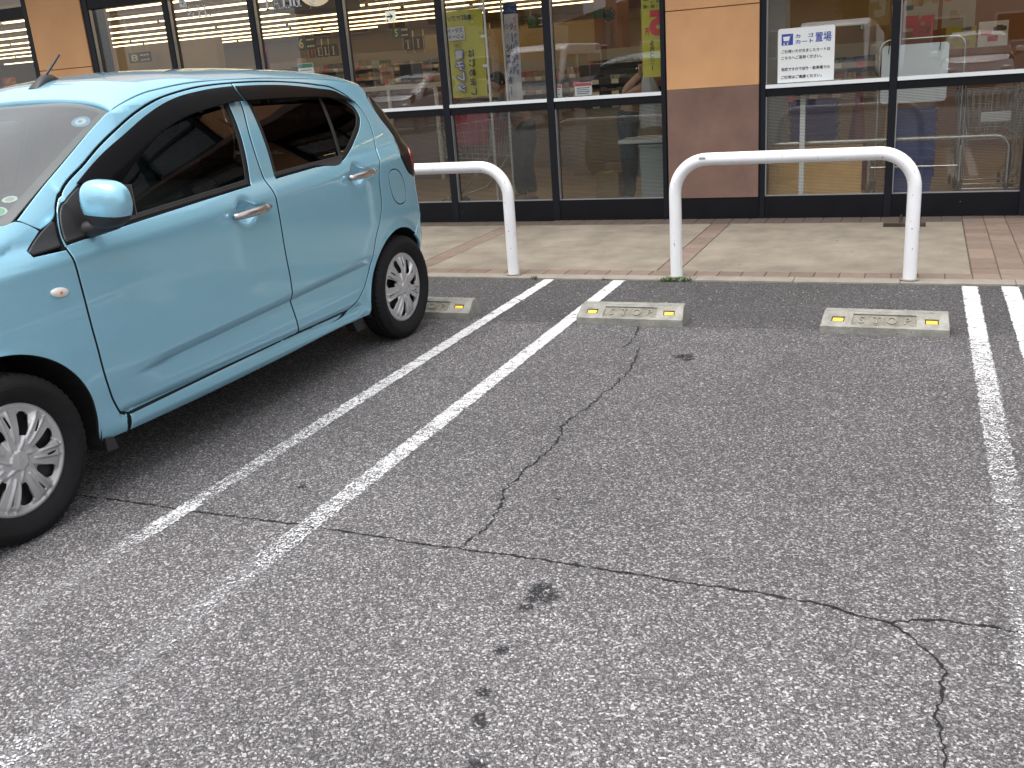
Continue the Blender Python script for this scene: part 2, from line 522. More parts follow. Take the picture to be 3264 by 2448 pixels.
# ------------------------------------------------------------------ ground
def ground_mat():
    m = bpy.data.materials.new('asphalt'); m.use_nodes = True
    n = m.node_tree; L = n.links.new; b = n.nodes['Principled BSDF']
    tc = n.nodes.new('ShaderNodeTexCoord')
    ns = n.nodes.new('ShaderNodeTexNoise'); ns.inputs['Scale'].default_value = 260; ns.inputs['Detail'].default_value = 1
    L(tc.outputs['Object'], ns.inputs['Vector'])
    mv = n.nodes.new('ShaderNodeMix'); mv.data_type = 'VECTOR'; mv.inputs['Factor'].default_value = 0.0035
    L(tc.outputs['Object'], mv.inputs['A']); L(ns.outputs['Color'], mv.inputs['B'])
    def vor(scale):
        v = n.nodes.new('ShaderNodeTexVoronoi'); v.voronoi_dimensions = '2D'; v.inputs['Scale'].default_value = scale
        L(mv.outputs['Result'], v.inputs['Vector']); return v
    def sep(o):
        s = n.nodes.new('ShaderNodeSeparateColor'); L(o, s.inputs[0]); return s.outputs[0]
    def ramp(src, els):
        r = n.nodes.new('ShaderNodeValToRGB'); r.color_ramp.interpolation = 'LINEAR'
        for i, (p, c) in enumerate(els):
            e = r.color_ramp.elements[i] if i < 2 else r.color_ramp.elements.new(p)
            e.position = p; e.color = (c * 1.0, c * 0.955, c * 0.985, 1)
        L(src, r.inputs['Fac']); return r.outputs['Color']
    v1 = vor(200); v2 = vor(430)
    c1 = ramp(sep(v1.outputs['Color']), [(0.0, 0.040), (1.0, 0.85), (0.48, 0.090), (0.72, 0.19), (0.89, 0.42)])
    c2 = ramp(sep(v2.outputs['Color']), [(0.0, 0.040), (1.0, 0.66), (0.58, 0.10), (0.86, 0.26)])
    mx = n.nodes.new('ShaderNodeMix'); mx.data_type = 'RGBA'; mx.inputs['Factor'].default_value = 0.42
    L(c1, mx.inputs['A']); L(c2, mx.inputs['B'])
    # the finer, darker strip laid along the kerb behind the saw-cut seam
    sx = n.nodes.new('ShaderNodeSeparateXYZ'); L(tc.outputs['Object'], sx.inputs[0])
    nn = n.nodes.new('ShaderNodeTexNoise'); nn.inputs['Scale'].default_value = 9; L(tc.outputs['Object'], nn.inputs['Vector'])
    ad = n.nodes.new('ShaderNodeMath'); ad.operation = 'MULTIPLY_ADD'; ad.inputs[1].default_value = 0.25; L(nn.outputs['Fac'], ad.inputs[0]); L(sx.outputs['Y'], ad.inputs[2])
    st = n.nodes.new('ShaderNodeMapRange'); st.inputs['From Min'].default_value = -1.05; st.inputs['From Max'].default_value = -0.85; L(ad.outputs[0], st.inputs['Value'])
    c3 = ramp(sep(v1.outputs['Color']), [(0.0, 0.052), (1.0, 0.36), (0.6, 0.088), (0.88, 0.17)])
    m2 = n.nodes.new('ShaderNodeMix'); m2.data_type = 'RGBA'; L(st.outputs[0], m2.inputs['Factor']); L(mx.outputs['Result'], m2.inputs['A']); L(c3, m2.inputs['B'])
    # broad unevenness: traffic-worn paler areas
    lg = n.nodes.new('ShaderNodeTexNoise'); lg.inputs['Scale'].default_value = 1.3; lg.inputs['Detail'].default_value = 8; lg.inputs['Roughness'].default_value = 0.68
    L(tc.outputs['Object'], lg.inputs['Vector'])
    mr = n.nodes.new('ShaderNodeMapRange'); mr.inputs['From Min'].default_value = 0.3; mr.inputs['From Max'].default_value = 0.7
    mr.inputs['To Min'].default_value = 0.80; mr.inputs['To Max'].default_value = 1.16; L(lg.outputs['Fac'], mr.inputs['Value'])
    # paler towards the camera: view-angle shading put into the asphalt colour
    pj = n.nodes.new('ShaderNodeMapRange'); pj.inputs['From Min'].default_value = -2.7; pj.inputs['From Max'].default_value = -4.3
    pj.inputs['To Min'].default_value = 0.90; pj.inputs['To Max'].default_value = 1.34; L(sx.outputs['Y'], pj.inputs['Value'])
    mj = n.nodes.new('ShaderNodeMath'); mj.operation = 'MULTIPLY'; L(mr.outputs[0], mj.inputs[0]); L(pj.outputs[0], mj.inputs[1])
    sc = n.nodes.new('ShaderNodeVectorMath'); sc.operation = 'SCALE'; L(m2.outputs['Result'], sc.inputs[0]); L(mj.outputs[0], sc.inputs['Scale'])
    # a scatter of larger pale stones
    v3 = vor(46); s3 = n.nodes.new('ShaderNodeSeparateColor'); L(v3.outputs['Color'], s3.inputs[0])
    g3 = n.nodes.new('ShaderNodeMath'); g3.operation = 'GREATER_THAN'; g3.inputs[1].default_value = 0.92; L(s3.outputs[1], g3.inputs[0])
    l3 = n.nodes.new('ShaderNodeMath'); l3.operation = 'LESS_THAN'; L(v3.outputs['Distance'], l3.inputs[0])
    w3 = n.nodes.new('ShaderNodeMath'); w3.operation = 'MULTIPLY'; w3.inputs[1].default_value = 0.26; L(s3.outputs[2], w3.inputs[0]); L(w3.outputs[0], l3.inputs[1])
    k3 = n.nodes.new('ShaderNodeMath'); k3.operation = 'MULTIPLY'; L(g3.outputs[0], k3.inputs[0]); L(l3.outputs[0], k3.inputs[1])
    m3 = n.nodes.new('ShaderNodeMix'); m3.data_type = 'RGBA'; L(k3.outputs[0], m3.inputs['Factor']); L(sc.outputs[0], m3.inputs['A']); m3.inputs['B'].default_value = (.52, .50, .47, 1)
    L(m3.outputs['Result'], b.inputs['Base Color'])
    b.inputs['Roughness'].default_value = 0.72; b.inputs['Specular IOR Level'].default_value = 0.35
    bp = n.nodes.new('ShaderNodeBump'); bp.inputs['Strength'].default_value = 0.9; bp.inputs['Distance'].default_value = 0.004; bp.invert = True
    av = n.nodes.new('ShaderNodeMath'); av.operation = 'ADD'; L(v1.outputs['Distance'], av.inputs[0]); L(v2.outputs['Distance'], av.inputs[1])
    L(av.outputs[0], bp.inputs['Height']); L(bp.outputs['Normal'], b.inputs['Normal'])
    return m
M_asph = ground_mat()
g = MB(); g.add([(-150, -150, 0), (150, -150, 0), (150, 150, 0), (-150, 150, 0)], [(0, 1, 2, 3)])
GROUND = tag(g.build('ground', M_asph), 'grey worn asphalt of the parking lot with pale stone chips', 'ground', kind='structure')

def paint_mat():
    m = bpy.data.materials.new('worn_white_line_paint'); m.use_nodes = True
    n = m.node_tree; L = n.links.new; b = n.nodes['Principled BSDF']
    b.inputs['Base Color'].default_value = (0.57, 0.57, 0.58, 1); b.inputs['Roughness'].default_value = 0.6
    tc = n.nodes.new('ShaderNodeTexCoord'); at = n.nodes.new('ShaderNodeAttribute'); at.attribute_name = 'wear'
    ed = n.nodes.new('ShaderNodeAttribute'); ed.attribute_name = 'edge'
    def math_(op, a, c, d=None):
        q = n.nodes.new('ShaderNodeMath'); q.operation = op
        for i, x in enumerate((a, c, d)):
            if x is None: continue
            if isinstance(x, (int, float)): q.inputs[i].default_value = x
            else: L(x, q.inputs[i])
        return q.outputs[0]
    def noise(scale, det=2):
        q = n.nodes.new('ShaderNodeTexNoise'); q.inputs['Scale'].default_value = scale; q.inputs['Detail'].default_value = det
        L(tc.outputs['Object'], q.inputs['Vector']); return q.outputs['Fac']
    vo = n.nodes.new('ShaderNodeTexVoronoi'); vo.voronoi_dimensions = '2D'; vo.inputs['Scale'].default_value = 210; L(tc.outputs['Object'], vo.inputs['Vector'])
    sp = n.nodes.new('ShaderNodeSeparateColor'); L(vo.outputs['Color'], sp.inputs[0])
    mixn = math_('ADD', math_('MULTIPLY', sp.outputs[0], 0.6), math_('MULTIPLY', noise(22, 4), 0.8))     # 0.1 .. 1.3
    keep1 = math_('GREATER_THAN', mixn, math_('MULTIPLY_ADD', at.outputs['Fac'], 1.0, 0.13))
    # hairline cracks across the line
    mp = n.nodes.new('ShaderNodeMapping'); mp.inputs['Scale'].default_value = (5, 26, 1)
    dn = n.nodes.new('ShaderNodeTexNoise'); dn.inputs['Scale'].default_value = 30; L(tc.outputs['Object'], dn.inputs['Vector'])
    mv = n.nodes.new('ShaderNodeMix'); mv.data_type = 'VECTOR'; mv.inputs['Factor'].default_value = 0.02; L(tc.outputs['Object'], mv.inputs['A']); L(dn.outputs['Color'], mv.inputs['B'])
    L(mv.outputs['Result'], mp.inputs['Vector'])
    vc = n.nodes.new('ShaderNodeTexVoronoi'); vc.voronoi_dimensions = '2D'; vc.feature = 'DISTANCE_TO_EDGE'; vc.inputs['Scale'].default_value = 1; L(mp.outputs[0], vc.inputs['Vector'])
    keep2 = math_('GREATER_THAN', vc.outputs['Distance'], math_('MULTIPLY_ADD', noise(7), 0.16, -0.055))
    keep3 = math_('GREATER_THAN', ed.outputs['Fac'], math_('MULTIPLY_ADD', noise(55, 3), 0.032, -0.010))
    a = math_('MULTIPLY', math_('MULTIPLY', keep1, keep2), keep3)
    # thin film of paint left in the pores where the coat itself has gone
    gh = math_('MULTIPLY', math_('GREATER_THAN', sp.outputs[1], 0.35), math_('MULTIPLY_ADD', at.outputs['Fac'], -0.24, 0.345))
    gh = math_('MULTIPLY', gh, math_('MULTIPLY', keep3, math_('MULTIPLY', noise(6, 4), 1.7)))
    a = math_('MAXIMUM', a, gh)
    L(a, b.inputs['Alpha'])
    bp = n.nodes.new('ShaderNodeBump'); bp.inputs['Strength'].default_value = 0.4; bp.inputs['Distance'].default_value = 0.003; bp.invert = True
    L(vo.outputs['Distance'], bp.inputs['Height']); L(bp.outputs['Normal'], b.inputs['Normal'])
    return m
M_paint = paint_mat()
def paint_line(x0, x1, y0, y1, wear, lean=0.0):
    """wear = [(y, worn share)]"""
    ys = np.arange(y0, y1, -0.03); vs = []; fs = []; wr = []; eg = []
    f = lambda y: float(np.interp(-y, [-a for a, _ in wear], [c for _, c in wear]))
    us = [0, .25, .5, .75, 1]
    for y in ys:
        for u in us:
            vs.append((x0 + (x1 - x0) * u + lean * (y - y0), y, 0.004)); wr.append(f(y)); eg.append(min(u, 1 - u) * (x1 - x0))
    k = len(us)
    for i in range(len(ys) - 1):
        for j in range(k - 1):
            fs.append((i * k + j, (i + 1) * k + j, (i + 1) * k + j + 1, i * k + j + 1))
    me = bpy.data.meshes.new('parking_line'); me.from_pydata(vs, [], fs)
    for nm, d in (('wear', wr), ('edge', eg)):
        a = me.attributes.new(nm, 'FLOAT', 'POINT'); a.data.foreach_set('value', d)
    return link('parking_line', me, M_paint, GROUND)
paint_line(-2.290, -2.205, -0.035, -4.9, [(0, .08), (-1.0, .26), (-2.2, .42), (-2.62, .46), (-2.76, .60), (-3.3, .72), (-3.56, .66), (-3.61, .44), (-3.75, .52), (-3.88, .80), (-4.05, .97), (-4.9, 1.1)])
paint_line(-1.812, -1.720, -0.035, -5.1, [(0, .08), (-1.0, .26), (-2.4, .41), (-3.0, .50), (-3.6, .64), (-3.9, .78), (-4.2, .90), (-4.5, .92), (-4.75, .80), (-5.1, .86)], lean=-0.005)
paint_line(0.233, 0.325, -0.055, -4.6, [(0, .03), (-1.0, .12), (-1.12, .36), (-1.6, .50), (-2.2, .62), (-2.9, .82), (-3.4, .90), (-3.75, .74), (-4.1, .86), (-4.6, .95)], lean=-0.004)
paint_line(0.433, 0.530, -0.045, -4.6, [(0, .03), (-1.05, .12), (-1.6, .28), (-2.4, .42), (-3.2, .6), (-4.6, .8)], lean=-0.004)

# cracks: narrow torn grooves filled with dark grit
M_crack = mat('crack_grit', (0.012, 0.011, 0.010), 0.95, var=0.5, vscale=60, speck=(30, 0.72, (0.03, 0.05, 0.012)))
def crack(pts, wdt, jag=0.008):
    rnd = random.Random(len(pts) * 7 + int(pts[0][0] * 100))
    p = resample(pts, 0.012, closed=False, corner=25)
    vs = []; fs = []; o = 0.0
    for i in range(len(p)):
        d = p[min(i + 1, len(p) - 1)] - p[max(i - 1, 0)]; d = d / (np.linalg.norm(d) + 1e-9); nrm = np.array([-d[1], d[0]])
        o = 0.55 * o + rnd.uniform(-jag, jag) * 0.8
        wv = .8 * wdt * rnd.choice((.4, .6, .8, 1.0, 1.2, 1.7)) * rnd.uniform(.8, 1.2) * (1 if 0 < i < len(p) - 1 else 0.2)
        if rnd.random() < 0.05: wv *= 0.25
        c = p[i] + nrm * o
        vs += [(*(c - nrm * wv / 2), 0.0025), (*(c + nrm * wv / 2), 0.0025)]
    for i in range(len(p) - 1):
        fs.append((2 * i, 2 * i + 2, 2 * i + 3, 2 * i + 1))
    me = bpy.data.meshes.new('crack'); me.from_pydata(vs, [], fs)
    return link('crack', me, M_crack, GROUND)
crack([(-2.95, -3.63), (-2.741, -3.612), (-2.245, -3.613), (-1.777, -3.612), (-1.194, -3.626), (-0.831, -3.629), (-0.501, -3.644), (-0.319, -3.65), (-0.146, -3.664), (-0.068, -3.693), (-0.015, -3.703), (0.016, -3.684), (0.068, -3.665), (0.169, -3.657), (0.279, -3.661), (0.9, -3.68)], 0.0085, 0.006)
crack([(-0.015, -3.703), (0.027, -3.739), (0.068, -3.806), (0.111, -3.867), (0.096, -3.916), (0.101, -3.957), (0.087, -4.026), (0.099, -4.098), (0.107, -4.193), (0.12, -4.5)], 0.0075, 0.007)
crack([(-1.344, -1.108), (-1.308, -1.415), (-1.32, -1.541)], 0.008)
crack([(-1.241, -1.505), (-1.201, -1.716), (-1.189, -2.062), (-1.216, -2.37), (-1.239, -2.643), (-1.215, -2.712), (-1.23, -3.01), (-1.228, -3.247), (-1.194, -3.364), (-1.203, -3.607)], 0.008, 0.010)
crack([(-0.17, -3.65), (-0.129, -3.673), (-0.109, -3.694)], 0.005)
crack([(-4.2, -1.08), (-2.4, -1.075), (-1.079, -1.072), (-0.42, -1.058), (0.169, -1.062), (0.475, -1.062), (1.4, -1.06)], 0.005, 0.002)

# oil drips: dark soaked patches
def stain_mat():
    m = bpy.data.materials.new('oil_stain'); m.use_nodes = True
    n = m.node_tree; L = n.links.new; b = n.nodes['Principled BSDF']
    b.inputs['Base Color'].default_value = (0.012, 0.013, 0.016, 1); b.inputs['Roughness'].default_value = 0.6
    tc = n.nodes.new('ShaderNodeTexCoord')
    vo = n.nodes.new('ShaderNodeTexVoronoi'); vo.voronoi_dimensions = '2D'; vo.inputs['Scale'].default_value = 200; L(tc.outputs['Object'], vo.inputs['Vector'])
    sp = n.nodes.new('ShaderNodeSeparateColor'); L(vo.outputs['Color'], sp.inputs[0])
    no = n.nodes.new('ShaderNodeTexNoise'); no.inputs['Scale'].default_value = 40; no.inputs['Detail'].default_value = 3; L(tc.outputs['Object'], no.inputs['Vector'])
    at = n.nodes.new('ShaderNodeAttribute'); at.attribute_name = 'edge'
    a1 = n.nodes.new('ShaderNodeMath'); a1.operation = 'MULTIPLY_ADD'; a1.inputs[1].default_value = 0.9; L(no.outputs['Fac'], a1.inputs[0]); L(at.outputs['Fac'], a1.inputs[2])
    mr = n.nodes.new('ShaderNodeMapRange'); mr.inputs['From Min'].default_value = 0.62; mr.inputs['From Max'].default_value = 0.95; mr.inputs['To Max'].default_value = 0.74; L(a1.outputs[0], mr.inputs['Value'])
    lt = n.nodes.new('ShaderNodeMath'); lt.operation = 'LESS_THAN'; lt.inputs[1].default_value = 0.70; L(sp.outputs[0], lt.inputs[0])
    mu = n.nodes.new('ShaderNodeMath'); mu.operation = 'MULTIPLY'; L(mr.outputs[0], mu.inputs[0]); L(lt.outputs[0], mu.inputs[1])
    L(mu.outputs[0], b.inputs['Alpha'])
    return m
M_stain = stain_mat()
def stain(x, y, rx, ry, seed):
    rnd = random.Random(seed); vs = []; fs = []; eg = []; nr, na = 7, 28
    ph = [rnd.uniform(0, 6.28) for _ in range(4)]
    for i in range(nr):
        for k in range(na):
            t = 2 * math.pi * k / na; q = i / (nr - 1)
            w_ = 1 + 0.13 * math.sin(2 * t + ph[0]) + 0.1 * math.sin(3 * t + ph[1]) + 0.07 * math.sin(5 * t + ph[2])
            vs.append((x + rx * q * w_ * math.cos(t), y + ry * q * w_ * math.sin(t), 0.0018)); eg.append(0.75 * (1 - q ** 2.2) - 0.05)
    for i in range(nr - 1):
        for k in range(na):
            fs.append((i * na + k, (i + 1) * na + k, (i + 1) * na + (k + 1) % na, i * na + (k + 1) % na))
    me = bpy.data.meshes.new('oil_stain'); me.from_pydata(vs, [], fs)
    a = me.attributes.new('edge', 'FLOAT', 'POINT'); a.data.foreach_set('value', eg)
    link('oil_stain', me, M_stain, GROUND)
for i, a in enumerate([(-0.878, -3.80, .062, .066), (-0.895, -3.875, .028, .025), (-0.878, -4.072, .027, .026), (-0.853, -4.239, .028, .024), (-0.82, -4.331, .026, .036),
                       (-0.985, -1.623, .07, .07), (-1.039, -3.226, .018, .02), (-0.768, -4.47, .03, .03), (-1.95, -3.35, .03, .02)]):
    stain(*a, 30 + i)

# ------------------------------------------------------------------ pavement along the shop
M_conc = mat('pavement_concrete', (0.208, 0.180, 0.143), 0.85, var=0.28, vscale=3.2, bump=0.2, bscale=130, detail=7, speck=(16, 0.735, (0.11, 0.098, 0.08)))
M_tile = [mat('red_paving_tile_' + k, c, 0.8, var=0.10, vscale=14, bump=0.2, bscale=150, detail=6) for k, c in
          (('a', (0.182, 0.135, 0.108)), ('b', (0.165, 0.120, 0.096)), ('c', (0.200, 0.150, 0.120)))]
M_kerb = mat('kerb_concrete', (0.235, 0.215, 0.180), 0.85, var=0.14, vscale=9, bump=0.25, bscale=140, detail=6)
M_mortar = mat('dark_joint_sand', (0.085, 0.068, 0.052), 0.95, var=0.3, vscale=40)
s = MB(); s.box(-40, 12, -0.02, 2.40, -0.1, 0.0045)
WALK = tag(s.build('pavement', M_mortar), 'pavement of pale concrete panels and red tile bands along the shop front', 'pavement', kind='structure')
TS_ = 0.147
tile_me = []
for mt in M_tile:
    b = MB(); b.box(-TS_ / 2 + .0022, TS_ / 2 - .0022, -TS_ / 2 + .0022, TS_ / 2 - .0022, -0.03, 0)
    me = b.mesh('paving_tile', bevel=0.0025, seg=1); me.materials.append(mt); tile_me.append(me)
_mb = mat('shaded_paving_tile', (0.098, 0.074, 0.060), 0.85, var=0.18, vscale=12, bump=0.2, bscale=150, detail=6)  # back-row tiles: the shade along the wall painted in as darker colour
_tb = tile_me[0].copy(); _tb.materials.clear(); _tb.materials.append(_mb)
def tile(x, y, shaded=False):
    o = link('paving_tile', _tb if shaded else random.choice(tile_me), None, WALK)
    o.location = (x, y, 0.0105 + random.uniform(-.0007, .0008))
    o.rotation_euler = (random.uniform(-.004, .004), random.uniform(-.004, .004), random.choice((0, 1, 2, 3)) * math.pi / 2 + random.uniform(-.004, .004))
XS = 0.302
nL = 34
for i in range(-nL, 5):                                # front row by the kerb
    tile(XS + (i + .5) * TS_, 0.095 + TS_ / 2)
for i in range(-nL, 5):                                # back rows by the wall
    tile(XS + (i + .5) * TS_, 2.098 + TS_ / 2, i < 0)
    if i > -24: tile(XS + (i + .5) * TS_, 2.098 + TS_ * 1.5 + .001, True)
for xs in (-3.46, -1.59):                              # cross bands
    for j in range(12):
        tile(xs + TS_ / 2, 0.246 + (j + .5) * 0.1543)
for i in range(4):                                     # tile field right of the last panel
    for j in range(12):
        tile(XS + (i + .5) * TS_, 0.246 + (j + .5) * 0.1543)
def slab(x0, x1, y0=0.246, y1=2.094):
    b = MB(); b.box(x0 + .002, x1 - .002, y0 + .001, y1 - .002, -0.05, 0.0112)
    b.build('concrete_panel', M_conc, WALK, bevel=0.003, seg=1)
slab(-5.30, -3.462); slab(-3.311, -1.592); slab(-1.441, 0.298); slab(-7.2, -5.304); slab(-9.6, -7.204); slab(-12, -9.604)
slab(0.905, 4.0)
for i in range(30):                                    # kerb stones
    x0 = 0.515 + .6 * (i - 26)
    b = MB(); b.box(x0 + .0012, x0 + .5988, -0.024, 0.0925, -0.1, 0.0125 + random.uniform(-.001, .001))
    b.build('kerb_stone', M_kerb, WALK, bevel=0.004, seg=2)

# ------------------------------------------------------------------ white tubular guard rails
M_pipe = mat('white_pipe_paint', (0.80, 0.80, 0.82), 0.32, var=0.02, vscale=8, coat=0.3, speck=(34, 0.715, (0.33, 0.31, 0.30)))
def guard_rail(x0, x1, y, label):
    R, H, r = 0.20, 0.742, 0.038
    path = [(x0, 0, 0.0), (x0, 0, .15), (x0, 0, .35), (x0, 0, H - R)]
    for k in range(1, 13):
        t = k / 12 * math.pi / 2
        path.append((x0 + R * (1 - math.cos(t)), 0, H - R + R * math.sin(t)))
    n = 8
    for k in range(1, n): path.append((x0 + R + (x1 - x0 - 2 * R) * k / n, 0, H))
    for k in range(0, 13):
        t = k / 12 * math.pi / 2
        path.append((x1 - R + R * math.sin(t), 0, H - R * (1 - math.cos(t))))
    path += [(x1, 0, .35), (x1, 0, .15), (x1, 0, 0)]
    cx = (x0 + x1) / 2
    root = empty('guard_rail', (cx, y, 0.0))
    tag(root, label, 'guard rail', 'white guard rails along the kerb')
    b = MB(); b.tube([(p[0] - cx, p[1], p[2]) for p in path], r, 28, caps=False)
    b.build('bent_pipe', M_pipe, root, smooth=180)
    for x in (x0, x1):
        c = MB(); c.lathe([(r - .002, .011), (r + .012, .011), (r + .017, .0185), (r + .001, .021)], 28, 'z', (x - cx, 0, 0))
        c.build('base_collar', M_kerb, root, smooth=50)
    return root
gr = guard_rail(-1.412, -0.036, 0.055, 'white bent-pipe guard rail standing alone in front of the orange and brown pillar')
b = MB(); b.box(-1.255 + .724, -1.215 + .724, -.0395, -.034, .742 + .004, .742 + .017)
b.build('maker_plate', M_gasket, gr)
guard_rail(-3.916, -2.542, 0.060, 'white bent-pipe guard rail partly hidden behind the blue car')

# ------------------------------------------------------------------ concrete wheel stops
M_stop = mat('wheel_stop_concrete', (0.240, 0.233, 0.208), 0.9, var=0.32, vscale=13, bump=0.6, bscale=110, detail=8, speck=(26, 0.72, (0.15, 0.145, 0.12)))
M_refl = mat('amber_reflector', (0.90, 0.52, 0.02), 0.25, var=0.08, vscale=120, emit=0.0)
M_socket = mat('rusty_reflector_socket', (0.10, 0.055, 0.035), 0.8, var=0.4, vscale=60)
def wheel_stop(x0, y0, rz, label):
    Ln, D = 0.585, 0.20
    root = empty('wheel_stop', (x0 + Ln / 2, y0, 0), rz)
    tag(root, label, 'wheel stop', 'concrete wheel stops in the parking bays')
    h1, yt, h2, yb = 0.036, 0.085, 0.094, 0.135
    hl = Ln / 2; e = 0.012                                    # the ends lean in
    sl_ = math.hypot(yt, h2 - h1)
    def slope(s, t):                                          # s along, t up the sloping face
        q = t / sl_
        return (s * (1 - e * q / hl), yt * q, h1 + (h2 - h1) * q)
    rect = lambda a, b, c, d: [(a, c), (b, c), (b, d), (a, d)]
    pw = (-0.148, 0.148, sl_ * .14, sl_ * .84)
    rl = (-0.247, -0.185, sl_ * .34, sl_ * .64); rr = (0.185, 0.247, sl_ * .34, sl_ * .64)
    face = panel('face', rect(-hl, hl, 0, sl_), slope, M_stop, root, holes=[rect(*pw), rect(*rl), rect(*rr)], step=0.03, gap=0.0, rim=0.009, rnd=0.0015, smooth=False)
    nrm = Vector((0, -(h2 - h1), yt)).normalized()
    def floor_(r, depth, m, nm, par):
        b = MB(); vs = [Vector(slope(s_, t_)) - nrm * depth for s_, t_ in rect(*r)]
        b.add(vs, [(0, 1, 2, 3)]); return b.build(nm, m, par)
    M_stopd = MATS.get('stop_recess') or mat('stop_recess', (.20, .186, .152), .95, var=.35, vscale=22, bump=.5, bscale=110, detail=8)
    floor_((pw[0] - .004, pw[1] + .004, pw[2] - .004, pw[3] + .004), 0.0065, M_stopd, 'recess', face)
    ang = math.atan2(h2 - h1, yt)
    for k, ch in enumerate('STOP'):
        lm = text_mesh(ch, 0.060, 0.0030, 0.0003)
        q0 = -.105 + .070 * k
        link('letter', lm, M_stop, face, Vector(slope(q0, sl_ * .49)) - nrm * 0.0045, (ang, 0, 0))
    for r in (rl, rr):
        sk = floor_((r[0] - .004, r[1] + .004, r[2] - .004, r[3] + .004), 0.0075, M_socket, 'socket', face)
        q = MB(); cc = [Vector(slope(s_, t_)) for s_, t_ in rect(r[0] + .006, r[1] - .006, r[2] + .002, r[3] - .008)]
        q.add([v - nrm * .007 for v in cc] + [v - nrm * .0005 for v in cc], [(0, 3, 2, 1), (4, 5, 6, 7), (0, 1, 5, 4), (1, 2, 6, 5), (2, 3, 7, 6), (3, 0, 4, 7)])
        q.build('reflector', M_refl, root, bevel=0.001, seg=1)
    # rest of the block: lip, top, ends, back
    b = MB(); ht = hl - e
    P = lambda s_, x, y, z: (s_ * x, y, z)
    for (ya, za, xa), (yb_, zb_, xb) in (((0.0, 0.0, hl), (0.0, h1, hl)), ((yt, h2, ht), (yb, h2 + .002, ht)), ((yb, h2 + .002, ht), (D, 0.0, hl))):
        k = 10
        for i in range(k):
            a0 = -1 + 2 * i / k; a1 = -1 + 2 * (i + 1) / k
            b.add([(a0 * xa, ya, za), (a1 * xa, ya, za), (a1 * xb, yb_, zb_), (a0 * xb, yb_, zb_)], [(0, 1, 2, 3)])
    for sgn in (-1, 1):
        prof = [(hl, 0.0, 0.0), (hl, 0.0, h1), (ht, yt, h2), (ht, yb, h2 + .002), (hl, D, 0.0)]
        b.add([(sgn * x, y, z) for x, y, z in prof], [(0, 1, 2, 3, 4) if sgn < 0 else (4, 3, 2, 1, 0)])
    b.build('block', M_stop, root, bevel=0.0035, seg=2)
    n_ = MB(); n_.add([(hl - .0015, .085, .035), (hl - .0015, .125, .035), (hl - .006, .105, .075)], [(0, 1, 2)])
    return root
wheel_stop(-1.697, -1.098, 0.0, 'concrete wheel stop with two amber reflectors, overlapping the white line end beside the car bay')
wheel_stop(-0.425, -1.126, -0.030, 'concrete wheel stop with two amber reflectors nearest the right-hand white lines')
wheel_stop(-2.350 - .585, -1.082, 0.0, 'concrete wheel stop half hidden behind the rear tyre of the blue car')

# ------------------------------------------------------------------ small weeds by the kerb
M_weed = mat('weed_leaf', (0.055, 0.13, 0.03), 0.6, var=0.3, vscale=30)
def weed(x, y, n, ln, spread, label, seed):
    rnd = random.Random(seed); b = MB()
    for i in range(n):
        a = rnd.uniform(0, 6.28); l = ln * rnd.uniform(.5, 1.1); w_ = rnd.uniform(.0022, .005)
        bx, by = rnd.uniform(-spread, spread), rnd.uniform(-spread * .25, spread * .25)
        d = Vector((math.cos(a), math.sin(a) * .6, 0)); sd = Vector((-d.y, d.x, 0)).normalized()
        pts = []
        for k in range(5):
            t = k / 4
            pts.append(Vector((bx, by, 0)) + d * l * .75 * t ** 1.3 + Vector((0, 0, l * (t - .45 * t * t))))
        vs = []
        for k, p in enumerate(pts):
            ww = w_ * (1 - (k / 4) ** 2) + .0004
            vs += [p - sd * ww, p + sd * ww]
        b.add(vs, [(2 * k, 2 * k + 1, 2 * k + 3, 2 * k + 2) for k in range(4)])
    o = b.build('weed', M_weed, None, loc=(x, y, 0.004)); tag(o, label, 'weed', 'weeds in the kerb joint')
weed(-1.40, -0.03, 70, .055, .10, 'tuft of green weeds at the foot of the guard rail post before the pillar', 3)
weed(-2.36, -0.028, 14, .04, .02, 'tiny green weed at the kerb above the first white line', 4)
weed(-1.86, -0.03, 10, .03, .02, 'tiny green weed at the kerb beside the second white line', 5)
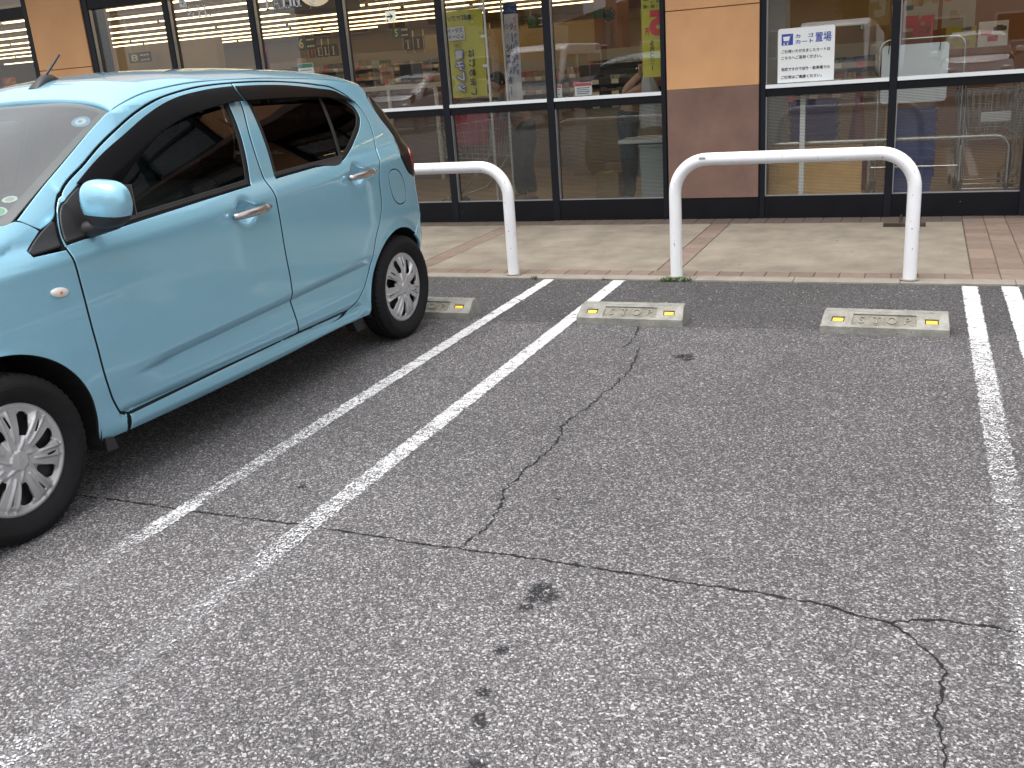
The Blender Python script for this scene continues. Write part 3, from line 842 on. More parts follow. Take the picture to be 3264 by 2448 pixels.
# ------------------------------------------------------------------ the shop
STORE = tag(empty('store_building', (-4.0, 2.35, 0)), 'supermarket with orange and brown pillars and black-framed glass front', 'building')
SX, SY = -4.0, 2.35
def part(b, name, m, parent=None, **kw):
    o = b.build(name, m, parent or STORE, **kw)
    if parent is None: o.location = (-SX, -SY, 0)
    return o
YF = 2.350            # front of the frames
YG = 2.402            # glass plane
ZB, ZT0, ZT1, ZH0, ZH1 = 0.192, 0.988, 1.081, 2.262, 2.372
def bay(x0, x1, film=M_film):
    """one glazed bay: frame with plinth, sill bar and head, and its panes"""
    f = MB(); f.box(x0, x1, YF + .004, YF + .09, 0.0, ZB); part(f, 'plinth', M_black, bevel=0.002, seg=1)
    f = MB(); f.box(x0, x1, YF + .004, YF + .09, 3.26, 3.40); part(f, 'top_rail', M_black)
    f = MB(); f.box(x0, x1, YF + .004, YF + .09, ZH0, ZH1); part(f, 'window_head', M_black, bevel=0.002, seg=1)
    f = MB(); f.box(x0, x1, YF + .008, YF + .085, ZT0, ZT1 - .029)
    o = part(f, 'window', M_black, bevel=0.002, seg=1)
    g_ = MB(); g_.box(x0, x1, YF - .004, YF + .06, ZT1 - .0285, ZT1)
    g_.build('sill_strip', M_strip, o, bevel=0.001, seg=1)
    g_ = MB(); g_.box(x0 + .001, x1 - .001, YF + .02, YF + .052, ZB, ZB + .006)
    g_.build('glazing_bead', M_gasket, o)
    def pane(z0, z1, m):
        q = MB(); q.box(x0, x1, YG, YG + .006, z0, z1); q.build('pane', m, o)
    pane(ZB, ZT0, film); pane(ZT1, ZH0, M_glass); pane(ZH1, 3.26, M_glass)
    return o
def mullion(x0, x1, z1=3.40, silver=True):
    b = MB(); b.box(x0, x1, YF - .002, YF + .10, 0.0, z1)
    o = part(b, 'mullion', M_mull, bevel=0.0015, seg=1)
    if silver:
        g_ = MB(); g_.box(x1 + .0005, x1 + .0075, YF + .012, YF + .05, ZB, z1 - .1); g_.build('gasket', M_gasket, o)
    return o
def pillar(x0, x1):
    b = MB(); b.box(x0 + .012, x1 - .012, YF - .012, YF + .35, 1.0895, 1.700); o = part(b, 'pillar_panel', M_orange, bevel=0.003, seg=1)
    b = MB(); b.box(x0 + .012, x1 - .012, YF - .012, YF + .35, 1.706, 4.2); part(b, 'pillar_panel', M_orange, bevel=0.003, seg=1)
    b = MB(); b.box(x0 + .012, x1 - .012, YF - .012, YF + .35, 0.19, 1.0885); part(b, 'pillar_panel', M_brown, bevel=0.003, seg=1)
    b = MB(); b.box(x0 + .012, x1 - .012, YF - .004, YF + .3, 0.0, 0.1895)
    k = int((x1 - x0) / .145)
    o = part(b, 'pillar_base', M_black, bevel=0.002, seg=1)
    b = MB(); b.box(x0 + .002, x0 + .0118, YF + .004, YF + .3, 0.0, 4.2).box(x1 - .0118, x1 - .002, YF + .004, YF + .3, 0.0, 4.2)
    part(b, 'pillar_edge', M_mull)
cent = [-8.165, -7.120, -6.085, -5.090, -4.072, -3.050]
for i, c in enumerate(cent):
    mullion(c - .036, c + .030)
mullion(-2.060, -2.022, silver=False)
for a, c in zip([x + .0305 for x in cent], [x - .0365 for x in cent[1:]] + [-2.0605]): bay(a, c)
pillar(-2.020, -1.243); pillar(-8.985, -8.205)
mullion(-1.2425, -1.203); mullion(-0.275, -0.216); mullion(0.690, 0.745)
bay(-1.2025, -0.2755, M_film2); bay(-0.2155, 0.6895, M_film2)
mullion(-9.05, -8.988)
for i in range(6):
    x = -9.051 - 1.03 * i
    bay(x - .964, x); mullion(x - 1.030, x - .9645)
pillar(0.748, 1.5)
for i in range(6):
    x = 1.5 + 1.03 * i
    mullion(x, x + .06); bay(x + .0605, x + 1.0295)
# fascia, canopy and shell of the building
b = MB(); b.box(-16.5, 8.0, YF + .02, YF + .3, 3.401, 4.6); part(b, 'fascia', M_orange)
b = MB(); b.box(-16.6, 8.1, YF - .95, YF + .018, 3.05, 3.18); part(b, 'canopy', M_brown, bevel=.01)
# tall framed gable over the entrance to the right
M_clad = mat('grey_gable_panel', (.09, .095, .10), .12, coat=.6)
for i in range(5):
    b = MB(); b.box(1.2 + i * 1.5, 1.36 + i * 1.5, YF - .10, YF + .0, 3.17, 7.6); part(b, 'gable_post', M_black)
for k in range(5):
    b = MB(); b.box(1.2, 7.36, YF - .08, YF + .015, 3.55 + k * 1.0, 3.67 + k * 1.0); part(b, 'gable_rail', M_black)
    for i in range(4):
        b = MB(); b.box(1.365 + i * 1.5, 2.695 + i * 1.5, YF - .02, YF + .016, 3.675 + k * 1.0, 4.545 + k * 1.0 if k < 4 else 7.55); part(b, 'gable_panel', M_clad)
b = MB(); b.box(-30.2, 12.2, YF + .301, 24.4, 3.9, 5.2); part(b, 'roof', M_brown)
M_iwall = mat('interior_beige_wall', (0.42, 0.33, 0.21), 0.8, var=0.05, vscale=1.5)
M_ifloor = mat('interior_floor_tile', (0.42, 0.33, 0.25), 0.35, var=0.08, vscale=3)
M_iceil = mat('interior_ceiling', (0.46, 0.34, 0.26), 0.85)
M_iorange = mat('interior_orange_wall', (0.27, 0.125, 0.06), 0.75, var=0.06, vscale=2)
M_imust = mat('interior_mustard_wall', (0.28, 0.185, 0.085), 0.8, var=0.06, vscale=2)
b = MB(); b.box(-30, 12, YF + .30, 24, -0.1, 0.008); part(b, 'interior_floor', M_ifloor)
b = MB(); b.box(-30, 12, YF + .12, 24, 2.78, 2.9); part(b, 'interior_ceiling', M_iceil)
b = MB(); b.box(-30, 12, 22.0, 22.2, 0.009, 2.779); part(b, 'interior_back_wall', M_iwall)
b = MB(); b.box(-30.2, -30.0, YF + .31, 24, 0.009, 3.89); part(b, 'interior_side_wall', M_iwall)
b = MB(); b.box(12.0, 12.2, YF + .31, 24, 0.009, 3.89); part(b, 'interior_side_wall', M_iwall)
b = MB(); b.box(-30.2, 12.2, 24.0, 24.2, 0.0, 3.89); part(b, 'rear_wall', M_brown)
b = MB(); b.box(-16.0, -2.0, YF + .30, YF + .36, 2.62, 2.775); part(b, 'blind_box', M_iceil)
# inner partitions seen through the glass
b = MB(); b.box(-1.66, -0.46, 7.0, 7.1, 0.009, 2.779); part(b, 'interior_partition', M_imust)
b = MB(); b.box(-0.455, 2.6, 7.9, 8.0, 0.009, 2.779); part(b, 'interior_partition', M_iorange)
b = MB(); b.box(-4.42, -4.02, 8.0, 8.4, 0.009, 2.779); part(b, 'interior_pillar', M_iorange)
b = MB(); b.box(-4.02, -1.70, 9.0, 9.1, 1.53, 2.10); part(b, 'interior_partition', M_iwall)
b = MB(); b.box(-1.33, -1.165, 3.2, 3.5, 0.009, 2.779); part(b, 'interior_pillar', mat('grey_interior_pillar', (0.42, 0.44, 0.43), 0.6))
b = MB(); b.box(-9.2, -5.55, 12.0, 12.1, 1.3, 2.13); part(b, 'interior_partition', M_iwall)
b = MB(); b.box(-14.6, -12.1, 9.3, 9.5, 0.009, 2.3); part(b, 'interior_partition', M_iwall)
b = MB(); b.box(-8.4, -7.55, 6.0, 6.9, 2.33, 2.70); part(b, 'wooden_soffit', mat('dark_wood_soffit', (0.05, 0.04, 0.035), 0.6, var=.3, vscale=4))

# ceiling lights
M_light = mat('warm_light_tube', (1.0, 0.86, 0.6), 0.5, emit=3.4, ecol=(1.0, 0.75, 0.38))
M_lbody = mat('light_housing', (0.7, 0.66, 0.6), 0.5)
lb = MB(); lb.box(-2.3, 2.3, -.03, .03, 0, .022); lbm = lb.mesh('light_tube'); lbm.materials.append(M_light)
lh = MB(); lh.box(-2.31, 2.31, -.045, .045, .0225, .045); lhm = lh.mesh('housing'); lhm.materials.append(M_lbody)
for j in range(11):
    y = 4.15 + 1.42 * j
    for i in range(7):
        x = -26.5 + 4.72 * i + (0.9 if j % 3 == 1 else 0.0)
        if random.random() < .06: continue
        t = link('ceiling_light', lbm, None, None, (x, y, 2.725))
        tag(t, 'long warm-white strip light on the shop ceiling behind the glass', 'ceiling light', 'rows of strip lights on the shop ceiling')
        link('housing', lhm, None, t)
for (x, y) in ((2.6, 4.6), (0.4, 6.2)):
    t = link('ceiling_light', lbm, None, None, (x, y, 2.725), (0, 0, math.pi / 2) if y < 5 else None)
    t.scale = (.3, 1, 1)
    tag(t, 'short strip light on the ceiling of the cart lobby', 'ceiling light', 'strip lights in the cart lobby')

# ---- slab-serif lettering drawn as strokes in a 1 x 1 cell
def serif(ch, m, parent, x, z, h, y, name='letter', wd=None):
    """x,z: lower left corner"""
    w_ = wd or h * {'I': .42, 'N': .85, 'H': .85, 'A': .85}.get(ch, .68); t = h * .16; tt = h * .07; b = MB()
    R = lambda a, c, d, e: b.box(x + a * w_, x + c * w_, y - .001, y + .001, z + d * h, z + e * h)
    fx = t / w_; ft = tt / h
    def stem(c):
        R(c - fx / 2, c + fx / 2, 0, 1); R(c - fx * 1.15, c + fx * 1.15, 0, ft); R(c - fx * 1.15, c + fx * 1.15, 1 - ft, 1)
    if ch == 'I': stem(.5)
    if ch == 'H': stem(.2); stem(.8); R(.2, .8, .46, .46 + ft)
    if ch == 'N':
        stem(.2); stem(.8); b.bar((x + .2 * w_, y, z + h), (x + .8 * w_, y, z), .002, t * .9, up=(0, 1, 0))
    if ch == 'E': stem(.22); R(.22, .95, 0, ft); R(.22, .92, 1 - ft, 1); R(.22, .7, .48, .48 + ft); R(.95 - ft * .9, .95, 0, .28); R(.92 - ft * .9, .92, .74, 1)
    if ch == 'L': stem(.22); R(.22, .95, 0, ft); R(.95 - ft, .95, 0, .32)
    if ch == 'T': stem(.5); R(.02, .98, 1 - ft, 1); R(.02, .02 + ft, .72, 1); R(.98 - ft, .98, .72, 1)
    if ch == 'A':
        b.bar((x + .14 * w_, y, z), (x + .5 * w_, y, z + h), .002, tt, up=(0, 1, 0)); b.bar((x + .86 * w_, y, z), (x + .5 * w_, y, z + h), .002, t, up=(0, 1, 0))
        R(.28, .72, .3, .3 + ft); R(0, .3, 0, ft); R(.68, 1.02, 0, ft)
    if ch in 'DC':
        k = 18
        for i in range(k):
            a0, a1 = [(-90 + 180 * q / k) if ch == 'D' else (50 + 260 * q / k) for q in (i, i + 1)]
            cx = .25 if ch == 'D' else .52; rx = .62 if ch == 'D' else .42
            P = lambda a: (x + (cx + rx * math.cos(rad(a))) * w_, y, z + (.5 + .47 * math.sin(rad(a))) * h)
            b.bar(P(a0), P(a1), .002, tt + (t - tt) * abs(math.cos(rad((a0 + a1) / 2))), up=(0, 1, 0))
        if ch == 'D': stem(.25)
        else: R(.78, .84, .62, .95)
    return b.build(name, m, parent)

# window decals on the upper glass
M_decal = mat('white_vinyl', (0.62, 0.63, 0.66), 0.5)
d = tag(empty('window_lettering', (-5.7, YG - .003, 2.06)), 'white slab-serif EAT IN lettering and leaf sprig on the glass', 'lettering')
def loc(o, root): o.location = Vector(o.location) - Vector(root.location); return o
for ch, x, wl_ in (('E', -5.935, .076), ('A', -5.857, .092), ('T', -5.766, .080), ('I', -5.672, .042), ('N', -5.628, .088)):
    loc(serif(ch, M_decal, d, x, 2.062, .145, YG - .003, wd=wl_), d)
def sprig(root, x, z, ang, n, ln):
    b = MB()
    dx, dz = math.cos(ang), math.sin(ang)
    b.bar((x, YG - .003, z), (x + dx * ln, YG - .003, z + dz * ln), .002, .004, up=(0, 1, 0))
    for i in range(n):
        t = (i + 1) / (n + .5) * ln
        for sg in (-1, 1):
            a = ang + sg * .9; px, pz = x + dx * t, z + dz * t; l = .042
            ex, ez = math.cos(a), math.sin(a); nx, nz = -ez, ex; vs = []
            for q, ww in ((.1, .0), (.4, .008), (.75, .009), (1, .0)):
                vs.append((px + ex * l * q + nx * ww, YG - .003, pz + ez * l * q + nz * ww))
            for q, ww in ((.75, .009), (.4, .008)):
                vs.append((px + ex * l * q - nx * ww, YG - .003, pz + ez * l * q - nz * ww))
            b.add(vs, [tuple(range(6))])
    return loc(b.build('sprig', M_decal, root), root)
sprig(d, -5.44, 2.03, rad(60), 3, .12)
d = tag(empty('window_lettering', (-6.75, YG - .003, 2.06)), 'white letter H with a flower sprig on the glass', 'lettering')
loc(serif('H', M_decal, d, -6.765, 2.068, .118, YG - .003, wd=.125), d)
b = MB(); b.box(-6.625, -6.60, YG - .004, YG - .002, 2.068, 2.086); loc(b.build('full_stop', M_decal, d), d)
sprig(d, -6.80, 2.05, rad(128), 4, .17)
b = MB()
for k in range(5):
    a = 2 * math.pi * k / 5
    b.lathe([(0.0001, 0), (.021, 0)], 14, 'y', (-6.93 + .030 * math.cos(a), YG - .003, 2.215 + .030 * math.sin(a)))
loc(b.build('flower', M_decal, d), d)

# cart-return notice on the right-hand glass
d = tag(empty('notice_board', (-.90, YG - .012, 1.092)), 'white cart-return notice with blue cart symbol fixed to the right-hand glass', 'notice')
r_ = .018; pts = [(-1.116, 1.088), (-.686, 1.088)]
for cx, a0 in ((-.686 - r_, 0), (-1.116 + r_, 90)):
    for k in range(6): pts.append((cx + r_ * math.cos(rad(a0 + 18 * k)), 1.497 - r_ + r_ * math.sin(rad(a0 + 18 * k))))
b = MB(); b.prism(pts, YG - .012, YG - .001); loc(b.build('board', M_sign, d), d)
yN = YG - .0135
b = MB(); b.box(-1.088, -1.001, yN - .0006, yN + .0006, 1.372, 1.456); loc(b.build('symbol_ground', M_blue, d), d)
b = MB(); y2 = yN - .0016
b.bar((-1.012, y2, 1.446), (-1.020, y2, 1.440), .001, .004, up=(0, 1, 0)); b.bar((-1.020, y2, 1.440), (-1.034, y2, 1.392), .001, .004, up=(0, 1, 0)); b.bar((-1.034, y2, 1.392), (-1.076, y2, 1.392), .001, .004, up=(0, 1, 0))
b.add([(-1.077, y2, 1.436), (-1.024, y2, 1.438), (-1.034, y2, 1.404), (-1.072, y2, 1.404)], [(0, 1, 2, 3)])
for cx in (-1.068, -1.042): b.lathe([(.0001, 0), (.006, 0)], 12, 'y', (cx, y2, 1.382))
loc(b.build('cart_symbol', M_white, d), d)
for body, x0, x1, z0, z1, m_, bo in (('カ　ゴ', -.983, -.846, 1.421, 1.450, M_blue, .0018), ('カート', -.983, -.846, 1.378, 1.407, M_blue, .0018), ('置場', -.832, -.712, 1.380, 1.452, M_blue, .0008),
                                  ('ご使用いただきましたカートは', -1.087, -.718, 1.312, 1.338, M_blackp, .0010), ('こちらへご返却ください。', -1.087, -.780, 1.264, 1.290, M_blackp, .0010),
                                  ('危険ですので店外・駐車場での', -1.088, -.718, 1.177, 1.203, M_blackp, .0010), ('ご使用はご遠慮ください。', -1.088, -.776, 1.117, 1.143, M_blackp, .0010)):
    loc(fit_text('lettering', body, m_, d, x0, x1, z0, z1, yN, bold=bo), d)

# ---- banners behind the glass
def flag_mesh(x0, x1, z0, z1, y, amp=.010, ph=0.0):
    vs = []; fs = []; nx, nz = 14, 40
    for j in range(nz + 1):
        for i in range(nx + 1):
            u, v_ = i / nx, j / nz
            vs.append((x0 + (x1 - x0) * u, y + amp * math.sin(5.5 * u + 2.2 * v_ + ph) * (.3 + u) + .004 * math.sin(14 * v_ + ph), z0 + (z1 - z0) * v_))
    for j in range(nz):
        for i in range(nx):
            a = j * (nx + 1) + i; fs.append((a, a + 1, a + nx + 2, a + nx + 1))
    me = bpy.data.meshes.new('flag'); me.from_pydata(vs, [], fs)
    for p in me.polygons: p.use_smooth = True
    return me
def on_flag(o, d): return loc(o, d)
yB = 2.75
d = tag(empty('nobori_banner', (-3.78, yB, 0.008)), 'yellow upright cloth banner with mirrored lettering seen from its back', 'banner')
loc(link('flag', flag_mesh(-4.20, -3.825, 1.13, 1.905, yB), M_yellow, d), d)
b = MB(); b.tube([(-3.80, yB, .03), (-3.80, yB, 1.2), (-3.80, yB, 2.2)], .011, 10); loc(b.build('pole', M_plastic, d, smooth=60), d)
b = MB(); b.tube([(-3.80, yB, 1.93), (-4.22, yB, 1.93)], .007, 8); loc(b.build('cross_bar', M_plastic, d, smooth=60), d)
for z in (1.905, 1.66, 1.40):
    b = MB(); b.box(-3.845, -3.79, yB - .02, yB - .012, z - .012, z + .012); loc(b.build('loop', M_plastic, d), d)
b = MB(); b.cyl((-3.80, yB, 0.0), .19, .022, 24); loc(b.build('base', M_plastic, d, bevel=.006), d)
yb = yB - .022
loc(fit_text('lettering', '無料アプリ', M_blackp, d, -4.165, -3.925, 1.815, 1.862, yb, mirror=True, bold=.002), d)
b = MB(); b.box(-4.185, -4.005, yb, yb + .001, 1.645, 1.765); loc(b.build('patch', M_cloth, d), d)
loc(fit_text('lettering', 'スマート', M_blackp, d, -4.175, -4.02, 1.712, 1.752, yb - .002, mirror=True, bold=.002), d)
loc(fit_text('lettering', 'レシート', M_blackp, d, -4.175, -4.02, 1.658, 1.698, yb - .002, mirror=True, bold=.002), d)
loc(fit_text('lettering', 'M', mat('gold_print', (.42, .29, .03), .6), d, -4.13, -4.07, 1.585, 1.640, yb, bold=.003), d)
M_outl = mat('violet_outline', (0.10, 0.09, 0.24), .6)
for i, ch in enumerate('電子レシ'):
    z = 1.515 - i * .098
    loc(fit_text('lettering', ch, M_outl, d, -4.130, -4.030, z - .047, z + .047, yb, mirror=True, bold=.011), d)
    loc(fit_text('lettering', ch, M_cloth, d, -4.120, -4.040, z - .038, z + .038, yb - .002, mirror=True, bold=.003), d)
for i, ch in enumerate('はじめまし'):
    z = 1.520 - i * .085
    loc(fit_text('lettering', ch, M_blackp, d, -3.990, -3.925, z - .033, z + .033, yb, mirror=True, bold=.002), d)
yB = 3.0
d = tag(empty('nobori_banner', (-3.735, yB, 0.008)), 'narrow white cloth banner with blue and red vertical lettering', 'banner')
loc(link('flag', flag_mesh(-3.715, -3.575, 1.02, 1.845, yB, .006, 1.0), M_cloth, d), d)
loc(link('flag_top', flag_mesh(-3.715, -3.575, 1.845, 1.94, yB, .006, 1.0), mat('blue_banner_top', (.03, .06, .17), .7), d), d)
b = MB(); b.tube([(-3.735, yB, .03), (-3.73, yB, 1.0), (-3.735, yB, 2.2)], .010, 10); loc(b.build('pole', M_plastic, d, smooth=60), d)
b = MB(); b.cyl((-3.735, yB, 0.0), .19, .022, 24); loc(b.build('base', M_plastic, d, bevel=.006), d)
yb = yB - .016
for i, ch in enumerate('暑さからの涼み処'):
    z = 1.785 - i * .066
    loc(fit_text('lettering', ch, M_red if i < 2 else M_outl, d, -3.612, -3.584, z - .024, z + .024, yb, bold=.002), d)
for txt, x0, x1, z0 in (('クーリング', -3.652, -3.618, 1.735), ('シェルター', -3.703, -3.660, 1.545)):
    for i, ch in enumerate(txt):
        z = z0 - i * .098
        if ch == 'ー':
            b = MB(); b.box((x0 + x1) / 2 - .004, (x0 + x1) / 2 + .004, yb - .001, yb + .001, z - .04, z + .04); loc(b.build('lettering', M_outl, d), d)
        else: loc(fit_text('lettering', ch, M_outl, d, x0, x1, z - .036, z + .036, yb, bold=.003), d)
b = MB(); b.lathe([(.014, 0), (.022, 0)], 24, 'y', (-3.685, yb, 1.735)); loc(b.build('ring_mark', mat('pale_red_print', (.5, .25, .25), .6), d), d)
b = MB(); b.lathe([(.0001, 0), (.022, 0)], 24, 'y', (-3.685, yb, 1.655)); loc(b.build('disc_mark', mat('pale_grey_print', (.45, .38, .38), .6), d), d)

d = tag(empty('poster', (-2.17, 2.55, 1.3)), 'yellow copy-price poster with a red mirrored 5 beside the pillar', 'poster')
yP = 2.55
b = MB(); b.box(-2.265, -2.03, yP, yP + .002, 1.20, 2.30); loc(b.build('sheet', M_yellow, d), d)
loc(fit_text('lettering', '5', M_red, d, -2.20, -2.07, 1.53, 1.735, yP - .003, mirror=True, bold=.006), d)
loc(fit_text('lettering', '円', M_red, d, -2.235, -2.205, 1.535, 1.60, yP - .003, mirror=True, bold=.004), d)
loc(fit_text('lettering', 'コピー', M_blackp, d, -2.25, -2.09, 1.795, 1.835, yP - .003, mirror=True, bold=.002), d)
loc(fit_text('lettering', 'A4・B5 1枚', M_blackp, d, -2.25, -2.07, 1.752, 1.782, yP - .003, mirror=True, bold=.001), d)
for i, ch in enumerate('5円コピ'):
    loc(fit_text('lettering', ch, M_blackp, d, -2.195, -2.165, 1.455 - i * .05, 1.495 - i * .05, yP - .003, mirror=True, bold=.002), d)
b = MB(); b.box(-2.184, -2.178, yP - .004, yP - .002, 1.255, 1.295); loc(b.build('lettering', M_blackp, d), d)

# small notices near the sill
def notice(x0, x1, z0, z1, y, label, head, lines, band=.28):
    d = tag(empty('notice', ((x0 + x1) / 2, y, z0)), label, 'notice')
    b = MB(); b.box(x0, x1, y, y + .003, z0, z1); loc(b.build('card', M_white, d), d)
    b = MB(); b.box(x0 + .004, x1 - .004, y - .0025, y - .0005, z1 - (z1 - z0) * band, z1 - .004); loc(b.build('band', head, d), d)
    for i in range(lines):
        z = z1 - (z1 - z0) * (band + .14 + i * (1 - band - .16) / lines)
        b = MB(); b.box(x0 + .02, x1 - .02 - .012 * (i % 2), y - .0015, y - .0005, z - .003, z + .003); loc(b.build('print', M_blackp, d), d)
notice(-2.895, -2.735, 1.083, 1.195, 2.56, 'white notice with a red heading on the sill by the bag counter', M_red, 4)
notice(-3.075, -3.015, 1.083, 1.190, 2.56, 'small narrow price card with red top beside the mullion', M_red, 3)
notice(-5.705, -5.53, 1.40, 1.552, 2.46, 'white notice with a green heading just above the car roof', M_green, 3)

# ---- things hanging in the shop
M_gboard = mat('dark_green_board', (0.035, 0.09, 0.045), .6)
M_dboard = mat('black_board', (0.02, 0.018, 0.016), .6)
M_cream = mat('cream_print', (0.75, 0.66, 0.5), .6)
def hang_sign(x0, x1, z0, z1, y, num, label):
    d = tag(empty('aisle_sign', ((x0 + x1) / 2, y, z0)), label, 'aisle sign')
    xm = x0 + (x1 - x0) * .52
    b = MB(); b.box(x0, xm, y, y + .03, z0, z1); loc(b.build('number_board', M_gboard, d), d)
    b = MB(); b.box(xm + .002, x1, y, y + .03, z0, z1); loc(b.build('list_board', M_dboard, d), d)
    if num: loc(fit_text('lettering', num, M_cream, d, x0 + .06, xm - .05, z0 + .03, z1 - .03, y - .004, bold=.002), d)
    for i in range(2):
        for k in range(3):
            z = z1 - (i + .6) * (z1 - z0) / 2.1; xx = xm + .02 + k * (x1 - xm - .03) / 3
            b = MB(); b.box(xx, xx + (x1 - xm) * .22, y - .004, y - .002, z - .012, z + .012); loc(b.build('print', M_cream, d), d)
    b = MB(); b.tube([(x0 + .05, y + .015, z1), (x0 + .05, y + .015, 2.77)], .004, 6).tube([(x1 - .05, y + .015, z1), (x1 - .05, y + .015, 2.77)], .004, 6); loc(b.build('wires', M_wire, d), d)
hang_sign(-10.15, -9.76, 1.94, 2.165, 9.0, '6', 'green hanging aisle sign number 6 above the car roof')
hang_sign(-8.25, -7.93, 1.985, 2.16, 9.0, '5', 'green hanging aisle sign number 5 left of the letter boards')
hang_sign(-13.92, -13.4, 1.99, 2.17, 9.0, '8', 'green hanging aisle sign seen in the first tall window')
hang_sign(-6.60, -6.25, 2.03, 2.24, 11.0, '', 'dark hanging aisle sign behind the yellow banner')
def letter_board(ch, x, z, h, y, m_, label):
    d = tag(empty('letter_board', (x, y, z)), label, 'letter board')
    b = MB(); b.box(x - .11, x + .11, y, y + .03, z - .03, z + h + .05); loc(b.build('board', M_dboard, d), d)
    w_ = h * .62
    loc(serif(ch, m_, d, x - w_ / 2, z, h, y - .006, wd=w_), d)
    b = MB(); b.box(x - .122, x - .113, y - .004, y + .034, z - .12, z + h + .17); loc(b.build('batten', M_cream, d), d)
M_redl = mat('orange_red_letter', (0.75, 0.10, 0.03), .5)
for ch, x, m_, nm in (('D', -12.47, M_redl, 'orange-red D'), ('E', -12.29, M_cream, 'cream E next to the D'), ('L', -12.11, M_cream, 'cream L'), ('I', -11.94, M_cream, 'cream I beside the mullion')):
    letter_board(ch, x, 1.955, .17, 13.0, m_, 'black letter board with ' + nm + ' over the deli')
for ch, x, nm in (('T', -10.10, 'cream T half hidden by a pale post'), ('I', -9.86, 'cream I before the C'), ('C', -9.62, 'cream C beside the yellow banner'), ('E', -8.10, 'cream E behind the two banners')):
    letter_board(ch, x, 1.935, .18, 13.0, M_cream, 'black letter board with ' + nm)
d = tag(empty('exit_sign', (-7.70, 8.0, 2.19)), 'white hanging exit sign with a green arrow', 'exit sign')
b = MB(); b.box(-7.775, -7.615, 8.0, 8.04, 2.185, 2.345); loc(b.build('box', mat('lit_white_sign', (.8, .8, .76), .5, emit=.5), d), d)
b = MB(); b.box(-7.75, -7.68, 7.992, 7.998, 2.255, 2.28)
b.add([(-7.70, 7.995, 2.315), (-7.635, 7.995, 2.267), (-7.70, 7.995, 2.22), (-7.675, 7.995, 2.267)], [(0, 1, 3), (1, 2, 3)]); loc(b.build('arrow', M_green, d), d)
b = MB(); b.box(-7.755, -7.735, 7.992, 7.998, 2.195, 2.225); loc(b.build('running_man', M_green, d), d)
b = MB(); b.tube([(-7.70, 8.02, 2.345), (-7.70, 8.02, 2.78)], .008, 6); loc(b.build('hanger', M_wire, d), d)
d = tag(empty('pendant_lamp', (-6.40, 4.0, 2.18)), 'round white paper pendant lamp at the top of the third window', 'lamp')
b = MB(); b.sphere((-6.40, 4.0, 2.36), .19, 20, 14, (1, 1, .92)); loc(b.build('shade', mat('paper_shade', (.78, .68, .55), .7, emit=.35, ecol=(1, .8, .55)), d, smooth=180), d)
b = MB(); b.tube([(-6.40, 4.0, 2.53), (-6.40, 4.0, 2.78)], .004, 6); loc(b.build('cord', M_dboard, d), d)
d = tag(empty('hanging_planter', (-3.62, 6.0, 1.86)), 'dark green hanging leaf wreath beside a green box sign', 'decoration')
b = MB(); b.box(-3.785, -3.66, 6.0, 6.05, 1.865, 1.985); loc(b.build('box_sign', M_gboard, d), d)
rnd = random.Random(9); b = MB()
for i in range(150):
    a = rnd.uniform(0, 6.28); r0 = rnd.uniform(.01, .075); c = Vector((-3.60 + r0 * math.cos(a), 6.02 + rnd.uniform(-.03, .03), 1.895 + r0 * 1.1 * math.sin(a)))
    e = Vector((rnd.uniform(-1, 1), rnd.uniform(-1, 1), rnd.uniform(-1, 1))).normalized() * .022; f_ = e.cross(Vector((0, 1, .3))).normalized() * .008
    b.add([c - e, c + f_, c + e, c - f_], [(0, 1, 2, 3)])
loc(b.build('leaves', mat('wreath_leaf', (.02, .045, .02), .7, var=.3, vscale=40), d), d)

# ---- shelves with goods
def goods_mat():
    m = bpy.data.materials.new('goods'); m.use_nodes = True; n = m.node_tree
    a = n.nodes.new('ShaderNodeAttribute'); a.attribute_name = 'tint'
    n.links.new(a.outputs['Color'], n.nodes['Principled BSDF'].inputs['Base Color']); n.nodes['Principled BSDF'].inputs['Roughness'].default_value = .45
    return m
M_goods = goods_mat()
PAL = [(.34, .07, .05), (.42, .28, .08), (.40, .35, .27), (.09, .14, .08), (.36, .17, .07), (.20, .11, .06), (.10, .11, .17), (.48, .44, .37), (.30, .22, .10), (.22, .14, .08), (.10, .08, .07), (.26, .18, .10), (.07, .06, .055)]
def boxes_mesh(items, name):
    vs = []; fs = []; cs = []
    for (x0, x1, y0, y1, z0, z1, c) in items:
        k = len(vs); q = MB(); q.box(x0, x1, y0, y1, z0, z1); vs += q.v; fs += [tuple(i + k for i in f) for f in q.f]; cs += [c] * 6
    me = bpy.data.meshes.new(name); me.from_pydata(vs, [], fs)
    a = me.attributes.new('tint', 'FLOAT_COLOR', 'FACE'); a.data.foreach_set('color', [t for c in cs for t in (*c, 1)])
    me.materials.append(M_goods); return me
M_shelf = mat('shelf_metal', (.38, .33, .27), .5); M_shelfd = mat('dark_shelf', (.035, .03, .028), .6)
